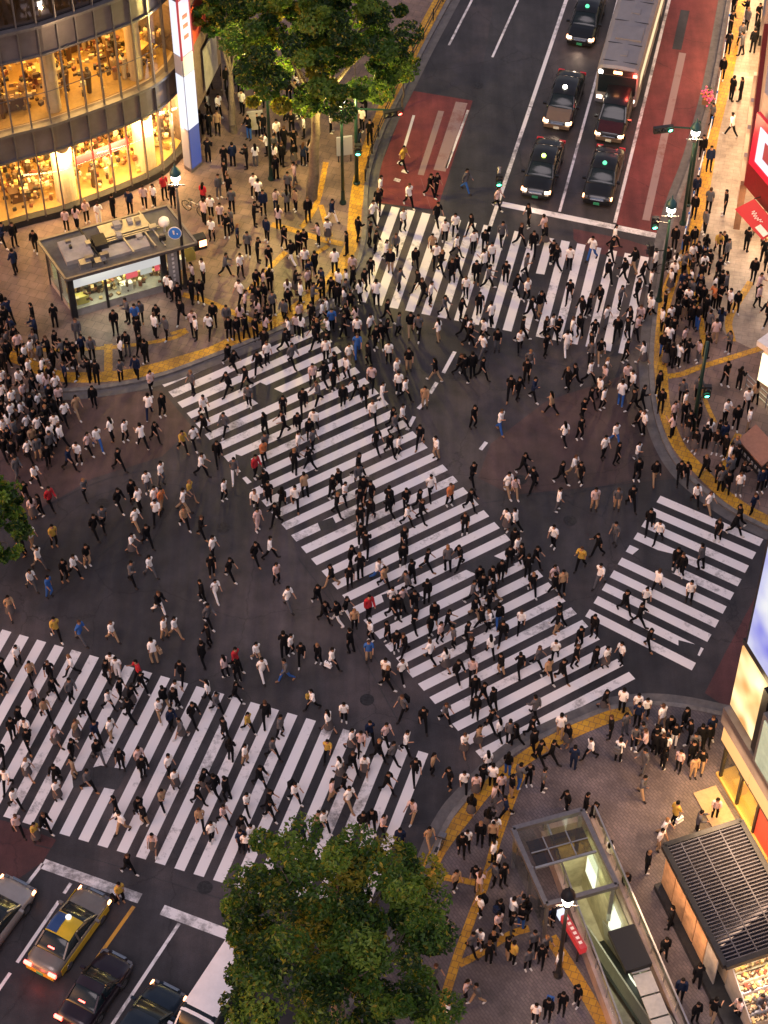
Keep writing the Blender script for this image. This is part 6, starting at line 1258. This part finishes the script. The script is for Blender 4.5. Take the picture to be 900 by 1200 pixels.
def make_pose(name, sk):
    vs, nr, fs, lab, V, zm = grow(sk); pz = V[0].z - zm; head = V[5]; out = {}
    out['body'] = (vs, fs)
    out['top'] = shell(vs, nr, [f for f, l in zip(fs, lab) if l[0] in ('chest', 'spine', 'sleeve') or (l[0] == 'thigh' and vs[list(f)].mean(0)[2] > pz - .07) or (l[0] == 'neck' and l[1] < .35)], .018)
    out['jacket'] = shell(vs, nr, [f for f, l in zip(fs, lab) if l[0] in ('chest', 'spine', 'sleeve', 'forearm') or (l[0] == 'thigh' and vs[list(f)].mean(0)[2] > pz - .12) or (l[0] == 'neck' and l[1] < .35)], .026)
    out['trousers'] = shell(vs, nr, [f for f, l in zip(fs, lab) if (l[0] in ('thigh', 'shin') and not (l[0] == 'shin' and l[1] > .94)) or (l[0] == 'spine' and l[1] < .3)], .013)
    for sd__, nm_ in ((-1, 'shoe_l'), (1, 'shoe_r')):
        cs_ = [np.array(vs[list(f)]).mean(0)[0] * sd__ for f in fs]; out[nm_] = shell(vs, nr, [f for f, l, c_ in zip(fs, lab, cs_) if c_ > 0 and (l[0] == 'foot' or (l[0] == 'shin' and l[1] > .92))], .012)
    out['shoes'] = shell(vs, nr, [f for f, l in zip(fs, lab) if l[0] == 'foot' or (l[0] == 'shin' and l[1] > .92)], .012)
    hz = V[4].z - zm; hy = V[4].y
    out['hair'] = shell(vs, nr, [f for f, l in zip(fs, lab) if l[0] == 'head' and (vs[list(f)].mean(0)[2] > hz + .045 or vs[list(f)].mean(0)[1] < hy - .005) and vs[list(f)].mean(0)[2] > hz - .075], .022)
    # long hair: cap plus a fall of hair down the back
    a, b = out['hair']; k = len(a); nrg = 8; rows = []
    for z, w_, y in ((hz + .02, .085, -.055), (hz - .1, .095, -.085), (hz - .22, .095, -.11), (hz - .32, .06, -.12)):
        rows += [(math.cos(2 * math.pi * i / nrg) * w_, hy + y + math.sin(2 * math.pi * i / nrg) * .045, z) for i in range(nrg)]
    f2 = [(k + r_ * nrg + i, k + r_ * nrg + (i + 1) % nrg, k + (r_ + 1) * nrg + (i + 1) % nrg, k + (r_ + 1) * nrg + i) for r_ in range(3) for i in range(nrg)] + [tuple(k + 3 * nrg + i for i in range(nrg))]
    out['long_hair'] = (np.vstack([a, np.array(rows)]), b + f2)
    # skirt
    n = 14; prof = [(pz + .1, .14, .115), (pz - .08, .175, .15), (pz - .3, .215, .2), (pz - .5, .24, .23)]
    sv = [(math.cos(2 * math.pi * i / n) * rx, math.sin(2 * math.pi * i / n) * ry, z) for z, rx, ry in prof for i in range(n)]
    out['skirt'] = (np.array(sv), [(r_ * n + i, r_ * n + (i + 1) % n, (r_ + 1) * n + (i + 1) % n, (r_ + 1) * n + i) for r_ in range(3) for i in range(n)])
    # backpack
    bx_ = [(x * .14, hy - .12 - y * .1, pz + .13 + z * .36) for x in (-1, 1) for y in (0, 1.3) for z in (0, 1)]
    POSES[name] = out
make_pose('walk_a', skeleton(R(25), R(-18), R(4), R(22), R(-20), R(16), R(14), R(34)))
make_pose('walk_b', skeleton(R(-18), R(25), R(22), R(4), R(16), R(-20), R(34), R(14)))
make_pose('walk_c', skeleton(R(14), R(-7), R(34), R(6), R(-9), R(10), R(18), R(24)))
make_pose('walk_e', skeleton(R(-6), R(13), R(6), R(30), R(8), R(-8), R(30), R(12)))
make_pose('walk_d', skeleton(R(22), R(-16), R(3), R(24), R(14), R(24), R(80), R(45), .07))
make_pose('walk_f', skeleton(R(-15), R(20), R(20), R(3), R(-14), R(30), R(12), R(95), .05))
make_pose('stand', skeleton(R(3), R(-2), R(2), R(2), R(3), R(-4), R(10), R(12), .02))
make_pose('phone', skeleton(R(0), R(4), R(2), R(4), R(22), R(14), R(95), R(85), .05))
make_pose('stand_wide', skeleton(R(8), R(-8), R(2), R(6), R(-6), R(12), R(14), R(70), .03))
WALKS = ['walk_a', 'walk_b', 'walk_c', 'walk_d', 'walk_e', 'walk_f', 'walk_a', 'walk_b', 'walk_c', 'walk_e']; STANDS = ['stand', 'phone', 'stand_wide', 'stand']
def cm(name, c, r=.85): return mat(name, c, r, spec=.12)
TOPS = {'k': cm('black_cloth', (.007, .007, .009)), 'w': cm('white_cloth', (.88, .84, .83)), 'g': cm('grey_cloth', (.10, .098, .11)), 'y': cm('ochre_cloth', (.50, .32, .07)), 'r': cm('red_cloth', (.42, .03, .04)), 'b': cm('blue_cloth', (.04, .12, .38)),
        'p': cm('pale_pink_cloth', (.62, .46, .45)), 't': cm('tan_cloth', (.38, .25, .155)), 'n': cm('navy_cloth', (.012, .02, .05)), 'o': cm('orange_cloth', (.50, .17, .07)), 's': cm('skirt_cloth', (.10, .085, .085))}
SKIN = [cm('skin', (.36, .20, .135), .6)]; HAIR = [cm('black_hair', (.005, .004, .004), .6), cm('brown_hair', (.06, .03, .018), .5), cm('dyed_hair', (.22, .11, .05), .5)]
SHOE = [cm('dark_shoe', (.03, .025, .025)), cm('white_shoe', (.6, .57, .55)), cm('tan_shoe', (.3, .16, .09))]
WORD = {'k': 'black', 'w': 'white', 'g': 'grey', 'y': 'ochre', 'r': 'red', 'b': 'blue', 'p': 'pink', 't': 'tan', 'n': 'navy', 'o': 'orange'}
LEGW = {'k': 'black trousers', 'w': 'white trousers', 'g': 'grey trousers', 'b': 'blue jeans', 't': 'tan trousers', 's': 'grey skirt', 'n': 'navy trousers', 'p': 'pink trousers'}
mesh_cache = {}
def pose_mesh(pose, part):
    k = (pose, part)
    if k not in mesh_cache:
        v, f = POSES[pose][part]; me = bpy.data.meshes.new(pose + '_' + part); me.from_pydata([tuple(x) for x in v], [], f); me.materials.append(None)
        me.polygons.foreach_set('use_smooth', [True] * len(me.polygons)); me.update(); mesh_cache[k] = me
    return mesh_cache[k]
# which direction a walker heads in, per code (screen direction turned into a world angle)
HEAD = {'0': (0, 1), '1': (1, 1), '2': (1, 0), '3': (1, -1), '4': (0, -1), '5': (-1, -1), '6': (-1, 0), '7': (-1, 1)}
rp_ = random.Random(5)
recs = []
for i, (u, v, t, l, h) in enumerate(people):
    on_pave = inside(u, v, [(-50, 0), (520, 0), (431, 200), (425, 300), (385, 350), (250, 417), (60, 457), (-50, 457)]) or (u > 775 and v < 540 and u > 760 + max(0, (270 - v)) * .36) or inside(u, v, [(800, 540), (900, 610), (900, 400), (760, 400), (765, 480)]) or inside(u, v, [(500, 1010), (560, 930), (640, 865), (720, 832), (830, 832), (900, 860), (900, 1200), (380, 1210)])
    z = Z_S if on_pave else 0.004
    stand = h == 's'
    if stand: ang = rp_.uniform(0, 2 * math.pi) if rp_.random() < .4 else rp_.choice([R(-90), R(-60), R(-130), R(60)]) + rp_.uniform(-.4, .4)
    else:
        dx, dy = HEAD[h]
        if h in '0' and rp_.random() < .62: dx, dy = rp_.choice([(.9, 1), (.9, .7), (-.9, -.8), (-1, .7), (1, .4)])
        elif rp_.random() < .10: dx, dy = -dx, -dy
        ang = math.atan2(-dy, dx) + rp_.uniform(-.3, .3)
    pose = rp_.choice(STANDS if stand else WALKS); fem = (l == 's') or (t in 'pt' and rp_.random() < .6) or (t == 'w' and rp_.random() < .4) or rp_.random() < .12
    recs.append(dict(u=u, v=v, t=t, l=l, loc=P(u, v, z), ang=ang - math.pi / 2, pose=pose, long=fem, sc=rp_.uniform(.93, 1.0) if fem else rp_.uniform(.99, 1.07),
                     jk=(t in 'kngr' and rp_.random() < .55), hair=rp_.choices([0, 1, 2], [.84, .12, .04])[0], shoe=rp_.choices([0, 1, 2], [.55, .35, .1])[0], stand=stand, idx=i))
def hidden_by_tree(r):
    return ((r['u'] - 392) / 132) ** 2 + ((r['v'] - 1088) / 108) ** 2 < 1.0
inframe = [r for r in recs if 2 < r['u'] < 898 and 0 < r['v'] < 1214 and not hidden_by_tree(r)]
inframe.sort(key=lambda r: (r['loc'] - cam.location).length)
single = inframe[:300]; sid = {id(r) for r in single}; rest = [r for r in recs if id(r) not in sid]
def add_person(r):
    mw = Matrix.Translation(r['loc']) @ Matrix.Rotation(r['ang'], 4, 'Z') @ Matrix.Scale(r['sc'], 4)
    o = bpy.data.objects.new('person', pose_mesh(r['pose'], 'body')); COL.objects.link(o); o.matrix_world = mw
    o.material_slots[0].link = 'OBJECT'; o.material_slots[0].material = SKIN[0]
    def part(name, p, m):
        c = bpy.data.objects.new(name, pose_mesh(r['pose'], p)); COL.objects.link(c); c.parent = o; c.material_slots[0].link = 'OBJECT'; c.material_slots[0].material = m
    part('hair', 'long_hair' if r['long'] else 'hair', HAIR[r['hair']])
    part('jacket' if r['jk'] else 'shirt', 'jacket' if r['jk'] else 'top', TOPS[r['t']])
    if r['l'] == 's': part('skirt', 'skirt', TOPS['s'])
    else: part('trousers', 'trousers', TOPS[r['l']])
    part('shoe', 'shoe_l', SHOE[r['shoe']]); part('shoe', 'shoe_r', SHOE[r['shoe']])
    return o
# named spots of the lower half of the photo, for the labels
SPOTS = [(15, 770, 'lower left crossing\'s far left end'), (20, 860, 'lower left crossing at the left edge'), (30, 960, 'red lane patch by silver car'), (95, 800, 'lower left crossing under the man in blue'), (110, 880, 'lower left crossing left of the dark patch'), (150, 900, 'lower left crossing right of the dark patch'),
         (150, 1040, 'the stop line before the yellow roofed taxi'), (180, 820, 'lower left crossing\'s upper left edge'), (180, 970, 'lower left crossing\'s stop line side'), (215, 900, 'left middle of lower left crossing'), (240, 820, 'upper middle edge of lower left crossing'), (250, 990, 'lower middle edge of lower left crossing'), (275, 880, 'the middle of lower left crossing'), (300, 950, 'lower left crossing just left of tree'), (330, 860, 'lower left crossing\'s upper right part'), (350, 950, 'lower left crossing just above tree'), (380, 880, 'lower left crossing\'s right part'), (430, 870, 'lower left crossing\'s right end'), (430, 930, 'lower left crossing above tree top'), (480, 920, 'asphalt right of the last stripe'),
         (530, 900, 'asphalt before the lower plaza kerb'), (490, 850, 'asphalt between the two crossings'), (380, 800, 'asphalt above lower left crossing'), (300, 770, 'open asphalt near the man in red'), (200, 760, 'open asphalt above the crossing'), (60, 720, 'open asphalt at the far left'), (130, 740, 'open asphalt near the blue shirt'), (430, 770, 'asphalt by the bent man in blue'), (500, 770, 'diagonal crossing\'s lower left edge'), (540, 830, 'diagonal crossing\'s bottom left tip'), (560, 760, 'diagonal crossing\'s lower middle'), (600, 830, 'diagonal crossing\'s last stripes'), (620, 770, 'diagonal crossing\'s lower right'), (670, 790, 'diagonal crossing\'s right edge'), (700, 760, 'diagonal crossing\'s right corner'), (740, 740, 'the small right crossing'), (800, 790, 'asphalt below the right crossing'),
         (570, 960, 'yellow kerb strip of lower plaza'), (600, 890, 'lower plaza kerb corner'), (620, 920, 'plaza left of the big kerb curve'), (650, 880, 'plaza kerb under the diagonal crossing'), (680, 950, 'plaza behind the subway entrance'), (730, 860, 'waiting group at the plaza kerb'), (780, 880, 'the right end of the waiting group'), (760, 930, 'the middle of the lower plaza'), (810, 870, 'the group before the corner building'), (820, 960, 'the golden shop steps'), (770, 980, 'plaza above the louvre roofed kiosk'), (760, 1030, 'plaza between kiosk and subway entrance'), (790, 1130, 'the kiosk\'s wooden side wall'), (870, 1180, 'the kiosk\'s goods window'),
         (520, 1050, 'plaza right of the big tree'), (560, 1040, 'yellow strip left of subway entrance'), (590, 1080, 'plaza left of the subway parapet'), (620, 1120, 'crowd by the subway lamp post'), (560, 1120, 'paving near the yellow shirt'), (540, 1180, 'bottom plaza right of the tree'), (650, 1180, 'bottom plaza below the lamp post'), (700, 1190, 'bottom plaza beside the stairs')]
ORD = ['leftmost', 'second from left', 'third from left', 'fourth from left', 'fifth from left', 'sixth from left', 'seventh from left', 'eighth from left', 'ninth from left', 'tenth from left', 'eleventh from left', 'twelfth from left']
NUM = ['', 'one', 'two', 'three', 'four', 'five', 'six', 'seven', 'eight', 'nine', 'ten', 'eleven', 'twelve']
cells = {}
for r in single:
    s = min(SPOTS, key=lambda q: (q[0] - r['u']) ** 2 + (q[1] - 15 - r['v']) ** 2); cells.setdefault((s[2], r['t'], r['l']), []).append(r)
for (place, t, l), rs in cells.items():
    rs.sort(key=lambda r: r['u'])
    for k, r in enumerate(rs):
        dress = WORD[t] + ' top and ' + LEGW[l] if t != l else 'all ' + WORD[t]
        prep = 'in' if place.startswith(('crowd', 'waiting')) else ('by' if place.startswith(('the ', 'plaza b', 'plaza l')) else 'on')
        lab = 'person in %s, %s %s' % (dress, prep, place)
        if len(rs) > 1: lab = '%s of %s in %s, %s' % (ORD[k], NUM[len(rs)], dress.replace(' trousers', ' trousers'), place)
        w_ = lab.split()
        if len(w_) > 16: lab = lab.replace(' and ', ', ').replace('trousers', 'legs'); w_ = lab.split()
        if len(w_) > 16: lab = lab.replace(' top, ', ' over ').replace(' legs,', ',').replace('in ', 'in ', 1); w_ = lab.split()
        if len(w_) > 16: print('LONG', lab)
        r['label'] = lab; r['zone'] = place
for r in single:
    o = add_person(r); o['label'] = r['label']; o['category'] = 'person'
    v = r['v']; u = r['u']
    o['group'] = 'people on the lower left crossing' if 'lower left crossing' in r['zone'] else ('people on the diagonal crossing' if 'diagonal' in r['zone'] else ('people on the lower plaza' if ('plaza' in r['zone'] or 'kiosk' in r['zone'] or 'group' in r['zone'] or 'subway' in r['zone']) else 'people on the open asphalt'))
    r['obj'] = o
# bags that some of them carry (things of their own)
def bag(u, v, m_, label, kind='handbag', z=.75, side=.3):
    r = min(single, key=lambda r: (r['u'] - u) ** 2 + (r['v'] - v) ** 2); a = r['ang']; c = r['loc'] + Vector((math.cos(a), math.sin(a), 0)) * side * r['sc'] + Vector((0, 0, z))
    T = empty(kind, c - Vector((0, 0, .16)), a, label, 'bag', 'bags carried by people')
    if kind == 'backpack':
        c = r['loc'] - Vector((-math.sin(a), math.cos(a), 0)) * .2 + Vector((0, 0, 1.22)); m = MB(); m.box(c, (.3, .17, .42), a); m.box(c - Vector((-math.sin(a), math.cos(a), 0)) * .1 - Vector((0, 0, .08)), (.22, .06, .2), a); m.build('pack', TOPS[m_], T)
        m = MB(); [m.bar(c + Vector((math.cos(a), math.sin(a), 0)) * s * .1 + Vector((0, 0, .22)), c + Vector((math.cos(a), math.sin(a), 0)) * s * .1 + Vector((-math.sin(a), math.cos(a), 0)) * .12 + Vector((0, 0, .28)), .04, .02) for s in (-1, 1)]; m.build('strap', TOPS['k'], T)
    else:
        m = MB(); m.box(c, (.13, .34, .27), a); m.box(c + Vector((0, 0, -.12)), (.16, .36, .06), a); m.build('bag_body', TOPS[m_], T)
        m = MB(); d = Vector((-math.sin(a), math.cos(a), 0)); m.bar(c + d * .1 + Vector((0, 0, .13)), c + Vector((0, 0, .32)), .02); m.bar(c - d * .1 + Vector((0, 0, .13)), c + Vector((0, 0, .32)), .02); m.build('bag_handle', TOPS['k'], T)
    return T
for a_ in [(366, 831, 'y', 'yellow shoulder bag beside a white shirt above the lower left crossing'), (395, 810, 'w', 'white plastic bag carried above the lower left crossing'), (181, 777, 't', 'tan handbag carried above the lower left crossing near the van lane'), (132, 751, 't', 'tan satchel at the waist of a walker near the blue shirt'),
           (793, 965, 'w', 'white carrier bag beside the ochre top on the plaza'), (88, 1058 - 0, 'k', 'black bag over the arm near the yellow taxi')]:
    bag(*a_)
for a_ in [(562, 1073, 'k', 'black backpack on a walker along the yellow strip'), (472, 840, 'k', 'black backpack between the two lower crossings'), (736, 904, 'g', 'grey backpack in the middle of the lower plaza'), (582, 1080, 'n', 'navy backpack left of the subway entrance'), (353, 949, 'k', 'black backpack just above the big tree'), (641, 1193, 'b', 'blue backpack at the bottom of the plaza')]:
    bag(*a_[:3], a_[3], 'backpack')
# the rest of the crowd, too many to single out: one mesh
slot = {}; mats_ = []
def si(m):
    if m.name not in slot: slot[m.name] = len(mats_); mats_.append(m)
    return slot[m.name]
flat = {}
def flat_part(pose, part):
    k = (pose, part)
    if k not in flat:
        v, f = POSES[pose][part]; flat[k] = (np.array(v, float), np.array([i for q in f for i in q]), np.array([len(q) for q in f]))
    return flat[k]
VV = []; LV = []; LT = []; MI = []; off = 0
for r in rest:
    ps = [('body', SKIN[0]), ('long_hair' if r['long'] else 'hair', HAIR[r['hair']]), ('jacket' if r['jk'] else 'top', TOPS[r['t']]), ('shoes', SHOE[r['shoe']]), ('skirt', TOPS['s']) if r['l'] == 's' else ('trousers', TOPS[r['l']])]
    ca, sa = math.cos(r['ang']), math.sin(r['ang']); s = r['sc']
    for p, m in ps:
        v, lo, tot = flat_part(r['pose'], p); x = v[:, 0] * s; y = v[:, 1] * s
        VV.append(np.stack([x * ca - y * sa + r['loc'].x, x * sa + y * ca + r['loc'].y, v[:, 2] * s + r['loc'].z], 1)); LV.append(lo + off); LT.append(tot); MI.append(np.full(len(tot), si(m))); off += len(v)
VV = np.concatenate(VV).astype(np.float32); LV = np.concatenate(LV).astype(np.int32); LT = np.concatenate(LT).astype(np.int32); MI = np.concatenate(MI).astype(np.int32)
me = bpy.data.meshes.new('crowd'); me.vertices.add(len(VV)); me.vertices.foreach_set('co', VV.ravel()); me.loops.add(len(LV)); me.loops.foreach_set('vertex_index', LV)
me.polygons.add(len(LT)); me.polygons.foreach_set('loop_start', np.concatenate([[0], np.cumsum(LT)[:-1]]).astype(np.int32)); me.polygons.foreach_set('loop_total', LT); me.polygons.foreach_set('material_index', MI)
me.polygons.foreach_set('use_smooth', np.ones(len(LT), bool))
for m in mats_: me.materials.append(m)
me.update(calc_edges=True); me.validate()
co = bpy.data.objects.new('crowd', me); COL.objects.link(co); tag(co, 'dense crowd of pedestrians filling the upper crossings and both upper plazas', 'crowd', kind='stuff')
print('PEOPLE', n_seen, len(people), len(single), len(rest), 'objects', len(bpy.data.objects))
